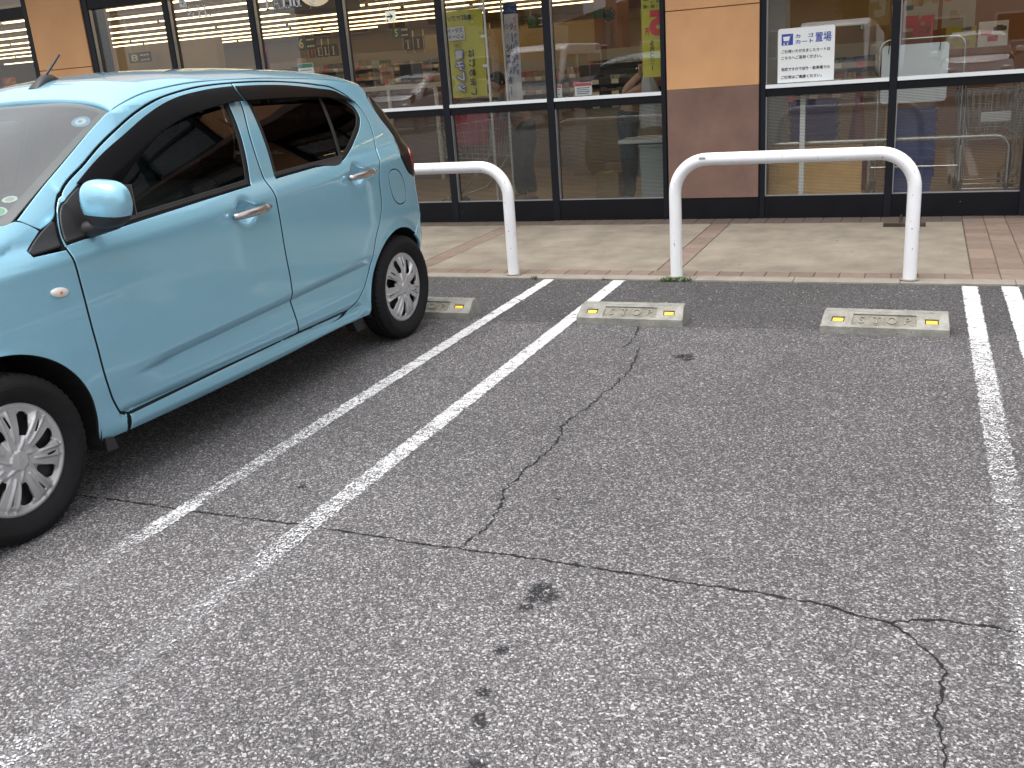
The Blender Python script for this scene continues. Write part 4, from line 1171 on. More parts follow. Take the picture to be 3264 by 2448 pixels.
def shelf(x, y, ln, h, label, rz=0.0, dark=False, seed=0, levels=5, zmin=.15):
    rnd = random.Random(seed + 100); d = tag(empty('goods_shelf', (x, y, .008), rz), label, 'shelf')
    ms = M_shelfd if dark else M_shelf
    b = MB(); b.box(-ln / 2, ln / 2, .0, .06, 0, h); b.build('back', ms, d)
    if zmin > .3:
        b = MB(); b.box(-ln / 2, ln / 2, -.41, -.002, 0, zmin - .032); b.build('plinth', MATS['interior_mustard_wall'], d)
    items = []
    for k in range(levels):
        z = zmin + (h - zmin - .05) * k / levels
        b = MB(); b.box(-ln / 2, ln / 2, -.42, -.001, z - .03, z); b.box(-ln / 2, ln / 2, -.44, -.4205, z - .045, z + .015); b.build('board', ms, d)
        xx = -ln / 2 + .02; top = (h - zmin - .05) / levels - .08
        while xx < ln / 2 - .05:
            w_ = rnd.uniform(.04, .11); c = rnd.choice(PAL)
            for q in range(rnd.randint(1, 3)):
                if xx + w_ > ln / 2: xx = ln; break
                items.append((xx, xx + w_ - .008, -.40, -.1, z + .001, z + top * rnd.uniform(.6, .98), tuple(t * rnd.uniform(.8, 1.1) for t in c))); xx += w_
        for q in range(int(ln / .25)):
            xq = -ln / 2 + .05 + q * .25; items.append((xq, xq + .09, -.446, -.441, z - .042, z + .012, (.75, .7, .6) if q % 3 else (.7, .1, .08)))
    o = link('goods', boxes_mesh(items, 'goods'), None, d); o['kind'] = 'stuff'
    return d
shelf(-3.55, 6.3, 1.1, 1.33, 'dark chilled shelf of packets behind the person with the plastic bag', dark=True, seed=1, zmin=.86, levels=3)
shelf(-3.55, 7.3, 1.3, 1.52, 'taller shelf with rows of bottles behind the dark chilled shelf', seed=2, zmin=.78)
shelf(-5.2, 7.5, 2.2, 1.45, 'shelf of snack packets seen between the banners and the pillar', seed=3, zmin=.86, levels=3)
shelf(-8.0, 9.6, 1.3, 1.75, 'pale glass-fronted cabinet with small square packs below the letter boards', seed=4, levels=6, zmin=.6)
shelf(-10.3, 11.0, 2.4, 1.85, 'wooden shelf of deli goods under the aisle sign 6', seed=5, levels=6, zmin=.6)
shelf(-12.6, 12.2, 2.2, 1.85, 'shelf of boxed goods under the DELI letters', seed=6, levels=6, zmin=.6)
shelf(-14.0, 10.4, 2.0, 1.8, 'shelf of goods low in the first tall window', seed=7, zmin=.78)
shelf(-16.6, 9.0, 2.4, 1.72, 'red and yellow goods stand in the window left of the orange pillar', seed=8, zmin=.78)
shelf(-1.0, 6.5, 1.1, 1.35, 'goods shelf in front of the mustard lobby wall', seed=9, zmin=.8, levels=3)
shelf(-6.55, 8.2, 1.0, 1.5, 'shelf of goods glimpsed beside the white banner', seed=11, zmin=.78)
# serving counter with white front
d = tag(empty('serving_counter', (-6.7, 6.0, .008)), 'low white-framed serving counter above the rear of the car', 'counter')
b = MB(); b.box(-.45, .7, 0, .6, 1.20, 1.26); b.build('top', M_plastic, d, bevel=.005)
b = MB(); b.box(-.45, .7, .03, .57, 0, 1.199); b.build('body', mat('counter_body', (.20, .12, .09), .6), d)
for x in (-.45, -.05, .66):
    b = MB(); b.box(x, x + .04, -.012, .029, 0, 1.199); b.build('post', M_plastic, d)
d = tag(empty('register_monitor', (-6.2, 5.7, 1.268)), 'dark till monitor standing on the serving counter', 'monitor')
b = MB(); b.box(-.16, .16, 0, .03, .05, .25); b.build('screen', M_dboard, d, bevel=.006)
b = MB(); b.box(-.03, .03, .03, .06, 0.0, .12); b.build('foot', M_dboard, d)
# wall pictures and posters
def poster(x0, x1, z0, z1, y, cols, label, seed):
    rnd = random.Random(seed); d = tag(empty('poster', ((x0 + x1) / 2, y, z0)), label, 'poster')
    b = MB(); b.box(x0, x1, y, y + .004, z0, z1); loc(b.build('sheet', cols[0], d), d)
    for i in range(6):
        w_ = (x1 - x0) * rnd.uniform(.15, .4); h_ = (z1 - z0) * rnd.uniform(.08, .25); cx = rnd.uniform(x0 + w_ / 2 + .01, x1 - w_ / 2 - .01); cz = rnd.uniform(z0 + h_ / 2, z1 - h_ / 2)
        b = MB(); b.box(cx - w_ / 2, cx + w_ / 2, y - .002 - i * .0006, y - .0015 - i * .0006, cz - h_ / 2, cz + h_ / 2); loc(b.build('print', rnd.choice(cols[1:]), d), d)
M_teal = mat('teal_print', (.02, .10, .09), .6); M_pale = mat('pale_paper', (.46, .42, .36), .7); M_tan = mat('tan_print', (.4, .28, .14), .6)
poster(-.64, -.42, 1.52, 2.0, 5.95, [M_tan, M_teal, M_pale, M_brown], 'tan poster with teal pictures by the lobby mullion', 1)
poster(-.28, .06, 1.43, 1.95, 5.95, [M_pale, M_red, M_teal, M_tan], 'pale leaflet rack sheet with teal and red pictures', 2)
poster(-.18, .02, 1.38, 1.545, 5.90, [M_red, M_white, M_tan, M_brown], 'small red leaflet with white script', 3)
poster(.10, .42, 1.44, 1.98, 5.95, [M_pale, M_tan, M_redl, M_brown], 'pale poster on the orange lobby wall', 4)
poster(.15, .44, 1.22, 1.44, 5.88, [M_yellow, M_tan, M_white, M_blackp], 'yellow leaflet sheet behind the steel stand', 5)
poster(.46, .74, 1.22, 1.47, 5.88, [M_white, M_red, M_brown, M_redl], 'white sheet with red marks at the right of the lobby', 6)
poster(-4.28, -4.16, 1.56, 2.02, 7.96, [M_brown, M_tan, M_iorange], 'brown door panel on the interior pillar', 7)
poster(-3.98, -3.70, 1.66, 2.10, 8.96, [M_iwall, M_red, M_redl], 'wall panel with red wreath emblem beside the price poster', 8)
poster(-7.96, -7.87, 1.2, 1.89, 5.0, [mat('purple_print', (.16, .01, .08), .6), M_pale, M_red], 'tall purple poster by the second mullion', 9)
poster(-11.0, -10.8, 1.55, 1.85, 10.2, [M_pale, M_red, M_tan, M_blackp], 'pale framed menu poster near the deli', 10)
poster(-16.6, -16.25, 1.72, 1.92, 8.4, [M_red, M_yellow, M_white], 'red promotion sheet in the window left of the orange pillar', 11)
d = tag(empty('fire_exit_sign', (-.76, 6.9, 1.5)), 'small green emergency exit sign on the mustard wall', 'exit sign')
b = MB(); b.box(-.785, -.735, 6.9, 6.94, 1.50, 1.565); loc(b.build('box', M_green, d), d)
b = MB(); b.box(-.770, -.750, 6.894, 6.898, 1.51, 1.555); loc(b.build('running_man', M_white, d), d)

# ---- cart lobby: board stand, handrail, plywood screen, post, baskets, carts
yS = 2.80
d = tag(empty('board_stand', (-.06, yS, .008)), 'steel tube stand holding a blank white board in the cart lobby', 'stand')
def round_frame(x0, x1, z0, z1, y, R):
    p = [(x0, y, z0), (x0, y, (z0 + z1 - R) / 2), (x0, y, z1 - R)]
    for k in range(1, 8): t = k / 7 * math.pi / 2; p.append((x0 + R * (1 - math.cos(t)), y, z1 - R + R * math.sin(t)))
    for k in range(1, 8): t = k / 7 * math.pi / 2; p.append((x1 - R + R * math.sin(t), y, z1 - R * (1 - math.cos(t))))
    p += [(x1, y, (z0 + z1 - R) / 2), (x1, y, z0)]
    return p
b = MB(); b.tube(round_frame(-.37, .255, .04, 1.352, yS, .085), .0085, 10); loc(b.build('tube_frame', M_steel, d, smooth=60), d)
b = MB(); r_ = .03; pts = []
for cx, cz, a0 in ((.14 - r_, 1.31 - r_, 0), (-.352 + r_, 1.31 - r_, 90), (-.352 + r_, .862 + r_, 180), (.14 - r_, .862 + r_, 270)):
    for k in range(6): pts.append((cx + r_ * math.cos(rad(a0 + 18 * k)), cz + r_ * math.sin(rad(a0 + 18 * k))))
b.prism(pts, yS - .022, yS - .012); loc(b.build('board', M_sign, d), d)
for x in (-.30, .075):
    b = MB(); b.tube([(x, yS, 1.36), (x, yS - .03, 1.31), (x - .004, yS - .03, 1.25)], .003, 6); loc(b.build('cable_tie', M_dboard, d), d)
b = MB(); b.box(-.40, .285, yS - .2, yS + .2, 0.0, .03); loc(b.build('base', M_steel, d, bevel=.008), d)
yS = 2.62
d = tag(empty('handrail', (-.3, yS, .008)), 'low stainless handrail with rounded end in the cart lobby', 'handrail')
p = [(-1.19, yS, .59), (-.6, yS, .59), (0, yS, .59), (.51, yS, .59)]
for k in range(1, 9): t = k / 8 * math.pi / 2; p.append((.51 + .1 * math.sin(t), yS, .59 - .1 * (1 - math.cos(t))))
p += [(.61, yS, .3), (.61, yS, 0.0)]
b = MB(); b.tube(p, .017, 14); loc(b.build('top_rail', M_steel, d, smooth=60), d)
for x in (-.41, .27):
    b = MB(); b.tube([(x, yS + .05, 0), (x, yS + .05, .3), (x, yS + .05, .52)], .015, 12); loc(b.build('post', M_steel, d, smooth=60), d)
b = MB(); b.tube([(-.41, yS + .05, .365), (.27, yS + .05, .365)], .009, 10); loc(b.build('lower_rail', M_steel, d, smooth=60), d)
o = MB(); o.box(-1.222, -.466, 2.70, 2.718, 0.012, .556)
o = o.build('plywood_screen', M_ply, None, bevel=.002, seg=1); o.location = (0, 0, 0)
tag(o, 'upright plywood board behind the striped glass right of the pillar', 'plywood board')
o = MB(); o.box(-.945, -.905, 2.47, 2.51, 0.010, .985); o = o.build('white_post', M_plastic, None, bevel=.003)
tag(o, 'slim white post standing behind the glass under the cart notice', 'post')
M_bask = mat('blue_basket_plastic', (.015, .05, .30), .4); M_pbask = mat('violet_basket_plastic', (.05, .03, .22), .4)
def basket_stack(x, y, n_, m_, label, w_=.30, z0=.02, dz=.075):
    d = tag(empty('basket_stack', (x, y, .008)), label, 'baskets')
    for k in range(n_):
        z = z0 + k * dz; b = MB()
        A = [(-w_ * .42, -.17), (w_ * .42, -.17), (w_ * .42, .17), (-w_ * .42, .17)]; B_ = [(-w_ * .5, -.21), (w_ * .5, -.21), (w_ * .5, .21), (-w_ * .5, .21)]
        vs = [(a, c, z) for a, c in A] + [(a, c, z + .22) for a, c in B_]
        b.add(vs, [(0, 1, 5, 4), (1, 2, 6, 5), (2, 3, 7, 6), (3, 0, 4, 7), (0, 3, 2, 1)])
        for i in range(4): b.bar(vs[4 + i], vs[4 + (i + 1) % 4], .022, .022)
        b.build('basket', m_, d)
basket_stack(-.08, 3.25, 8, M_bask, 'tall stack of blue shopping baskets behind the blank board', .32)
basket_stack(-1.0, 4.2, 9, M_pbask, 'stack of violet shopping baskets behind the white post', .42)
d = tag(empty('traffic_cone', (-.60, 4.2, .008)), 'red cone between the violet baskets and the stand', 'cone')
M_cone = mat('dull_red_plastic', (.20, .02, .02), .5)
b = MB(); b.lathe([(.15, .03), (.13, .05), (.03, .90), (.02, .92), (.0001, .92)], 20); b.build('body', M_cone, d, smooth=40)
b = MB(); b.box(-.18, .18, -.18, .18, 0, .03); b.build('foot', M_cone, d, bevel=.01)
def cart(x, y, rz, label, red=False, seat=True):
    d = tag(empty('shopping_cart', (x, y, .008), rz), label, 'shopping cart')
    b = MB(); t = .006
    top = [(-.24, -.30, .90), (.24, -.30, .90), (.22, .36, .84), (-.22, .36, .84)]; bot = [(-.19, -.24, .52), (.19, -.24, .52), (.17, .32, .55), (-.17, .32, .55)]
    for ring in (top, bot):
        for i in range(4): b.bar(ring[i], ring[(i + 1) % 4], t, t)
    for i in range(4):
        a0, a1, c0, c1 = [Vector(q) for q in (top[i], top[(i + 1) % 4], bot[i], bot[(i + 1) % 4])]
        for k in range(9):
            f_ = k / 8; b.bar(a0.lerp(a1, f_), c0.lerp(c1, f_), .004, .004)
        for k in (1, 2, 3): b.bar(a0.lerp(c0, k / 4), a1.lerp(c1, k / 4), .003, .003)
    b.build('wire_basket', M_wire, d)
    b = MB()
    for sx in (-1, 1):
        b.tube([(sx * .24, -.38, 1.0), (sx * .23, -.30, .80), (sx * .20, -.24, .55), (sx * .23, .1, .20), (sx * .20, .38, .12)], .011, 8)
        b.tube([(sx * .23, -.30, .80), (sx * .22, -.33, .12)], .010, 8)
    b.tube([(-.22, -.33, .13), (.22, -.33, .13)], .009, 8); b.tube([(-.24, -.38, 1.0), (.24, -.38, 1.0)], .014, 10)
    b.build('tube_frame', M_steel, d, smooth=60)
    for sx in (-1, 1):
        for yy in (-.33, .38):
            c = MB(); c.cyl((sx * .21 - .012, yy, .052), .05, .024, 16, 'x'); c.build('wheel', M_dboard, d, bevel=.004)
    if seat:
        b = MB(); b.box(-.11, .11, -.335, -.325, .66, .74); b.build('seat_plate', M_plastic, d, bevel=.004)
    if red:
        b = MB(); A = [(-.17, -.22), (.17, -.22), (.17, .2), (-.17, .2)]; B_ = [(-.20, -.26), (.20, -.26), (.20, .24), (-.20, .24)]
        vs = [(a, c, .66) for a, c in A] + [(a, c, .99) for a, c in B_]
        b.add(vs, [(0, 1, 5, 4), (1, 2, 6, 5), (2, 3, 7, 6), (3, 0, 4, 7), (0, 3, 2, 1)])
        for i in range(4): b.bar(vs[4 + i], vs[4 + (i + 1) % 4], .025, .025)
        b.build('red_basket', mat('red_basket_plastic', (.42, .02, .05), .4), d)
    return d
cart(.52, 3.30, 0.0, 'shopping cart with white seat plate at the front of the nested row')
cart(.50, 3.60, 0.05, 'shopping cart nested second behind the front one', seat=False)
cart(.47, 3.90, 0.05, 'shopping cart nested last in the lobby row', seat=False)
cart(-4.12, 3.12, rad(80), 'shopping cart carrying a red basket behind the striped glass', red=True, seat=False)
d = tag(empty('packing_table', (-2.25, 2.80, .008)), 'grey-white packing table with a bin under it beside the pillar', 'table')
b = MB(); b.box(-.27, .35, -.22, .25, .64, .672); b.build('top', M_plastic, d, bevel=.004)
for x in (-.05, .32):
    b = MB(); b.box(x - .015, x + .015, .18, .21, 0, .639); b.build('leg', M_steel, d)
b = MB(); b.box(-.25, .33, .20, .22, .30, .60); b.build('apron', M_plastic, d)
d = tag(empty('waste_bin', (-2.20, 2.78, .008)), 'pale grey waste bin under the packing table', 'bin')
b = MB(); b.prism([(-.13, .02), (.13, .02), (.15, .60), (-.15, .60)], -.13, .13); b.build('body', mat('bin_grey', (.42, .46, .47), .5), d, bevel=.01)
b = MB(); b.box(-.155, .155, -.14, .14, .601, .62); b.build('rim', M_plastic, d, bevel=.004)
d = tag(empty('cardboard_box', (-2.72, 2.95, .008)), 'brown cardboard box on the floor by the packing table', 'box')
b = MB(); b.box(-.11, .11, -.1, .1, 0.0, .36); b.build('body', mat('cardboard', (.34, .21, .09), .8, var=.05, vscale=6), d, bevel=.003)
b = MB(); b.box(-.025, .025, -.102, .102, .3605, .362); b.build('tape', mat('parcel_tape', (.5, .36, .2), .4), d)

# the low foot bracket on the pavement by the right-hand guard rail
M_rust = mat('brown_painted_steel', (.045, .028, .022), .6, var=.3, vscale=30)
d = tag(empty('floor_bracket', (-.105, 1.98, .0115)), 'dark brown steel foot plate on the pavement at the shop wall', 'bracket')
b = MB(); b.box(-.148, .148, -.105, -.065, 0, .028); b.build('foot_bar', M_rust, d, bevel=.003)
for x in (-.03, .06):
    b = MB(); b.box(x - .008, x + .008, -.064, .36, 0, .022); b.build('arm', M_rust, d, bevel=.002)
for k in range(8):
    b = MB(); b.box(-.12 + k * .013, -.115 + k * .013, -.107, -.1052, .004, .024); b.build('slot', M_dboard, d)
# ------------------------------------------------------------------ people behind the glass
def skin_mesh(J, edges, root=0, sub=2):
    """J = [(x,y,z,r)]; one continuous skin grown over the joints"""
    me = bpy.data.meshes.new('skin'); me.from_pydata([j[:3] for j in J], edges, [])
    o = bpy.data.objects.new('skin', me); COL.objects.link(o)
    o.modifiers.new('s', 'SKIN'); 
    for i, j in enumerate(J):
        r = j[3] if isinstance(j[3], tuple) else (j[3], j[3])
        me.skin_vertices[0].data[i].radius = r; me.skin_vertices[0].data[i].use_root = (i == root)
    md = o.modifiers.new('d', 'SUBSURF'); md.levels = sub; md.render_levels = sub
    dg = bpy.context.evaluated_depsgraph_get()
    r = bpy.data.meshes.new_from_object(o.evaluated_get(dg))
    bpy.data.objects.remove(o)
    for p in r.polygons: p.use_smooth = True
    return r
M_skin = mat('skin_tone', (.42, .235, .155), .55, var=.06, vscale=20)
M_hair = mat('black_hair', (.004, .0035, .0035), .6, bump=.3, bscale=120)
M_shirt = mat('grey_shirt', (.16, .19, .20), .85, var=.1, vscale=10)
M_trous = mat('dark_trousers', (.028, .030, .036), .85, var=.15, vscale=9)
M_darkc = mat('dark_navy_clothes', (.018, .022, .03), .85, var=.15, vscale=9)
M_shoe = mat('grey_shoe', (.16, .15, .15), .6)
def head_mesh(c, r, yaw, tilt):
    """an egg-shaped head with brow, nose, lips and chin, facing +x before turning"""
    vs = []; fs = []; nu, nv = 28, 22
    for j in range(nv + 1):
        t = math.pi * j / nv
        for i in range(nu):
            p = 2 * math.pi * i / nu
            x, y, z = math.sin(t) * math.cos(p), math.sin(t) * math.sin(p), math.cos(t)
            k = 1.0
            fx = max(0, x)
            jaw = max(0, -z)
            X = x * (1.02 - .10 * jaw); Y = y * (.80 - .22 * jaw); Zz = z * 1.22
            X += .13 * fx ** 8 * math.exp(-((Zz + .18) / .22) ** 2) * math.exp(-(y / .16) ** 2) * 1.6      # nose
            X += .05 * fx ** 4 * math.exp(-((Zz + .62) / .10) ** 2) * math.exp(-(y / .25) ** 2)             # lips
            X -= .06 * fx ** 3 * math.exp(-((Zz - .05) / .10) ** 2) * math.exp(-((abs(y) - .33) / .14) ** 2)  # eye sockets
            X += .05 * fx ** 3 * math.exp(-((Zz + .98) / .16) ** 2)                                        # chin
            vs.append(Vector((X, Y, Zz)) * r)
    for j in range(nv):
        for i in range(nu):
            i2 = (i + 1) % nu; fs.append((j * nu + i, (j + 1) * nu + i, (j + 1) * nu + i2, j * nu + i2))
    R = Matrix.Rotation(yaw, 3, 'Z') @ Matrix.Rotation(tilt, 3, 'Y')
    vs = [R @ v + Vector(c) for v in vs]
    b = MB(); b.add(vs, fs)
    for sy in (-1, 1):      # ears
        q = R @ Vector((-.05 * r, sy * .80 * r, -.05 * r)) + Vector(c); b.sphere(q, .26 * r, 8, 6, (.7, .4, 1.0))
    hv = []; hf = []
    for j in range(15):
        t = math.pi * .60 * j / 14
        for i in range(nu):
            p = 2 * math.pi * i / nu; x, y, z = math.sin(t) * math.cos(p), math.sin(t) * math.sin(p), math.cos(t)
            lift = .85 * max(0, x) ** 1.2 * max(0, j - 7) / 7
            hv.append(R @ (Vector((x * 1.09, y * .89, (z + lift) * 1.29 + .02)) * r) + Vector(c))
    for j in range(14):
        for i in range(nu):
            i2 = (i + 1) % nu; hf.append((j * nu + i, (j + 1) * nu + i, (j + 1) * nu + i2, j * nu + i2))
    h = MB(); h.add(hv, hf)
    return b, h
def hand(b, w_, d, up, r=.009):
    """palm and five bent fingers from the wrist along d"""
    w_ = Vector(w_); d = Vector(d).normalized(); up = Vector(up).normalized(); sd = d.cross(up).normalized()
    b.tube([w_, w_ + d * .035, w_ + d * .075], [.024, .036, .036], 10)
    for k, l in enumerate((.062, .072, .068, .052)):
        a = w_ + d * .07 + sd * (-.027 + .018 * k)
        b.tube([a, a + d * l * .5 - up * .004, a + d * l * .75 - up * l * .35, a + d * l * .7 - up * l * .75], [r, r * .95, r * .9, r * .75], 8)
    a = w_ + d * .03 - sd * .03
    b.tube([a, a - sd * .02 + d * .02 - up * .01, a - sd * .012 + d * .045 - up * .03], [.011, .010, .008], 8)
def person_one():
    root = tag(empty('person', (-3.76, 3.30, .008)), 'black-haired person in a grey top bending over a cart behind the glass', 'person')
    hx, hy = -3.70, 3.34
    J = [(hx, hy, .78, (.15, .11)), (-3.74, hy, .90, (.145, .11)), (-3.80, hy - .01, 1.00, (.155, .11)), (-3.86, hy - .02, 1.075, (.10, .085)), (-3.90, hy - .03, 1.13, .052), (-3.92, hy - .035, 1.18, .05),
         (hx, hy + .09, .72, .085), (-3.76, hy + .10, .44, .062), (-3.70, hy + .10, .11, .045), (-3.80, hy + .10, .05, .04),
         (hx, hy - .09, .72, .085), (-3.79, hy - .10, .44, .062), (-3.73, hy - .10, .11, .045), (-3.84, hy - .10, .05, .04),
         (-3.83, hy + .18, 1.05, .05), (-3.90, hy + .20, .88, .042), (-4.04, hy + .10, .86, .033),
         (-3.83, hy - .20, 1.05, .05), (-3.90, hy - .22, .88, .042), (-4.04, hy - .12, .86, .033)]
    E_ = [(0, 1), (1, 2), (2, 3), (3, 4), (4, 5), (0, 6), (6, 7), (7, 8), (8, 9), (0, 10), (10, 11), (11, 12), (12, 13), (3, 14), (14, 15), (15, 16), (3, 17), (17, 18), (18, 19)]
    body = loc(link('body', skin_mesh(J, E_), M_skin, root), root)
    hb, hh = head_mesh((-3.945, hy - .04, 1.238), .083, math.pi + .80, .30)
    hands = MB(); hand(hands, (-4.04, hy + .10, .86), (-1, -.2, -.1), (0, 0, 1)); hand(hands, (-4.04, hy - .12, .86), (-1, .2, -.1), (0, 0, 1))
    for nm, bb, m_ in (('head', hb, M_skin), ('hair', hh, M_hair), ('hands', hands, M_skin)):
        o = bb.build(nm, m_, root, smooth=180); loc(o, root)
    g = 1.12
    T = [(x, y, z, tuple(a * g for a in r) if isinstance(r, tuple) else r * g + .006) for x, y, z, r in J]
    loc(link('shirt', skin_mesh([T[1], T[2], T[3], T[14], T[15], T[17], T[18]], [(0, 1), (1, 2), (2, 3), (3, 4), (2, 5), (5, 6)], 0), M_shirt, root), root)
    loc(link('trousers', skin_mesh([T[0], T[1], T[6], T[7], T[8], T[10], T[11], T[12]], [(0, 1), (0, 2), (2, 3), (3, 4), (0, 5), (5, 6), (6, 7)], 0), M_trous, root), root)
    for sy in (.10, -.10):
        b = MB(); b.tube([(-3.66, hy + sy, .05), (-3.72, hy + sy, .055), (-3.80, hy + sy, .042), (-3.87, hy + sy, .032)], [.035, .048, .046, .028], 12); loc(b.build('shoe', M_shoe, root, smooth=60), root)
person_one()
def person_two():
    root = tag(empty('person', (-2.55, 3.0, .008)), 'person in dark clothes reaching up to hold open a clear plastic bag', 'person')
    hx, hy = -2.57, 3.06
    J = [(hx, hy, .86, (.15, .11)), (-2.53, hy, .98, (.14, .10)), (-2.42, hy, 1.10, (.15, .10)), (-2.30, hy + .02, 1.18, (.10, .08)), (-2.22, hy + .03, 1.22, .052), (-2.17, hy + .03, 1.25, .05),
         (hx - .01, hy + .09, .78, .088), (hx - .03, hy + .10, .46, .064), (hx - .01, hy + .10, .11, .046), (hx - .12, hy + .10, .05, .04),
         (hx + .03, hy - .09, .78, .088), (hx + .05, hy - .10, .46, .064), (hx + .03, hy - .10, .11, .046), (hx - .08, hy - .11, .05, .04),
         (-2.38, hy - .17, 1.10, .05), (-2.545, hy - .20, 1.075, .043), (-2.36, hy - .22, 1.235, .030),
         (-2.30, hy + .20, 1.12, .05), (-2.24, hy + .20, .92, .042), (-2.16, hy + .05, .90, .033)]
    E_ = [(0, 1), (1, 2), (2, 3), (3, 4), (4, 5), (0, 6), (6, 7), (7, 8), (8, 9), (0, 10), (10, 11), (11, 12), (12, 13), (3, 14), (14, 15), (15, 16), (3, 17), (17, 18), (18, 19)]
    loc(link('body', skin_mesh(J, E_), M_skin, root), root)
    hb, hh = head_mesh((-2.115, hy + .03, 1.33), .083, .3, .5)
    hands = MB(); hand(hands, (-2.365, hy - .22, 1.23), (.45, 0, .9), (.9, -.2, -.4)); hand(hands, (-2.16, hy + .05, .90), (1, -.3, 0), (0, 0, 1))
    for nm, bb, m_ in (('head', hb, M_skin), ('hair', hh, M_hair), ('hands', hands, M_skin)):
        loc(bb.build(nm, m_, root, smooth=180), root)
    g = 1.12
    T = [(x, y, z, tuple(a * g for a in r) if isinstance(r, tuple) else r * g + .006) for x, y, z, r in J]
    loc(link('top', skin_mesh([T[1], T[2], T[3], T[14], T[17], T[18]], [(0, 1), (1, 2), (2, 3), (2, 4), (4, 5)], 0), M_darkc, root), root)
    loc(link('trousers', skin_mesh([T[0], T[1], T[6], T[7], T[8], T[10], T[11], T[12]], [(0, 1), (0, 2), (2, 3), (3, 4), (0, 5), (5, 6), (6, 7)], 0), M_darkc, root), root)
    for sy, sx in ((.10, -.01), (-.10, .03)):
        b = MB(); b.tube([(hx + sx + .05, hy + sy, .05), (hx + sx, hy + sy, .055), (hx + sx - .09, hy + sy, .042), (hx + sx - .16, hy + sy, .032)], [.035, .048, .046, .028], 12); loc(b.build('shoe', M_shoe, root, smooth=60), root)
person_two()
# clear carrier bag held in the hand
M_bag = mat('clear_film_bag', (.72, .72, .72), .25, alpha=.42)
vs = []; fs = []; nu, nv = 26, 14; rnd = random.Random(5)
for j in range(nv + 1):
    v_ = j / nv
    for i in range(nu):
        t = 2 * math.pi * i / nu; rr = (.012 + .115 * min(1, v_ * 1.25) ** .8) * (1 + .10 * math.sin(5 * t + 3 * v_) + .06 * math.sin(9 * t))
        vs.append((rr * math.cos(t) + .085 * v_, rr * .55 * math.sin(t), -.52 * v_ + .01 * math.sin(3 * t)))
for j in range(nv):
    for i in range(nu): fs.append((j * nu + i, (j + 1) * nu + i, (j + 1) * nu + (i + 1) % nu, j * nu + (i + 1) % nu))
b = MB(); b.add(vs, fs); o = b.build('plastic_bag', M_bag, None, smooth=180, loc=(-2.325, 2.85, 1.29))
tag(o, 'crumpled clear plastic bag hanging from the raised hand', 'plastic bag')
# ------------------------------------------------------------------ the parked car: body surface in (s along, h up) coordinates
def pchip(xs, ys):
    xs=np.array(xs,float); ys=np.array(ys,float)
    h=np.diff(xs); d=np.diff(ys)/h
    m=np.zeros_like(ys)
    for i in range(1,len(xs)-1):
        if d[i-1]*d[i]>0:
            w1=2*h[i]+h[i-1]; w2=h[i]+2*h[i-1]
            m[i]=(w1+w2)/(w1/d[i-1]+w2/d[i])
    m[0]=d[0]; m[-1]=d[-1]
    X=[float(a) for a in xs];Y=[float(a) for a in ys];M=[float(a) for a in m]
    def f(x):
        if x<=X[0]: return Y[0]+M[0]*(x-X[0])
        if x>=X[-1]: return Y[-1]+M[-1]*(x-X[-1])
        i=bisect.bisect_right(X,x)-1
        hh=X[i+1]-X[i]; t=(x-X[i])/hh
        t2=t*t;t3=t2*t
        return Y[i]*(2*t3-3*t2+1)+hh*M[i]*(t3-2*t2+t)+Y[i+1]*(-2*t3+3*t2)+hh*M[i+1]*(t3-t2)
    return f
def sstep(a,b,x):
    t=min(1.,max(0.,(x-a)/(b-a))); return t*t*(3-2*t)
ZK=pchip([-.40,-.1,0,.2,.5,.8,1.1,1.4,1.65,1.80,2.245,2.35,2.5,2.75,2.95,3.10],
         [1.225,1.287,1.305,1.325,1.341,1.351,1.351,1.333,1.300,1.225,.985,.945,.91,.845,.755,.635])
KD=pchip([-.4,1.0,1.2,1.4,1.5,1.58,1.65,1.8,2.0,2.245,3.1],[.105,.105,.105,.098,.075,.048,.034,.06,.09,.105,.105])
def ZC(u): return ZK(u)+KD(u)
VK=pchip([-.4,0,.5,1.2,1.65,2.0,2.245,2.5,2.8,3.1],[.50,.545,.56,.565,.56,.61,.655,.675,.66,.6])
TB=pchip([.0,.15,.165,.18,.20,.225,.245,.258,.268,.28,.30,.34,.40,.428,.434,.462,.470,.52,.62,.80,.885,.899,.912,.940,.966,.99],
         [.63,.64,.652,.675,.694,.704,.705,.698,.690,.698,.7075,.712,.7105,.7090,.7150,.7305,.7335,.7355,.7375,.7375,.7365,.7345,.730,.716,.700,.690])
TS=pchip([.0,.15,.165,.18,.20,.225,.245,.258,.268,.28,.30,.36,.425,.52,.62,.80,.885,.899,.912,.940,.966,.99],
         [.63,.64,.652,.675,.694,.704,.705,.698,.690,.698,.706,.714,.7225,.732,.7375,.7375,.7365,.7345,.730,.716,.700,.690])
TF=pchip([.0,.15,.165,.18,.20,.25,.30,.36,.425,.52,.62,.80,.885,.899,.912,.940,.966,.99],
         [.63,.64,.652,.672,.690,.702,.708,.714,.7225,.732,.7375,.7375,.7365,.7345,.730,.716,.700,.690])
KP=[(1.0,-.105),(.978,-.088),(.937,-.068),(.83,-.042),(.63,-.02),(.36,-.006),(0,0)]
_kc=[0.]
for a,b in zip(KP,KP[1:]): _kc.append(_kc[-1]+math.hypot((b[0]-a[0])*.56,b[1]-a[1]))
KV=pchip(_kc,[k[0] for k in KP]); KZ=pchip(_kc,[k[1] for k in KP]); KL=_kc[-1]
def zk(u): return ZK(u)
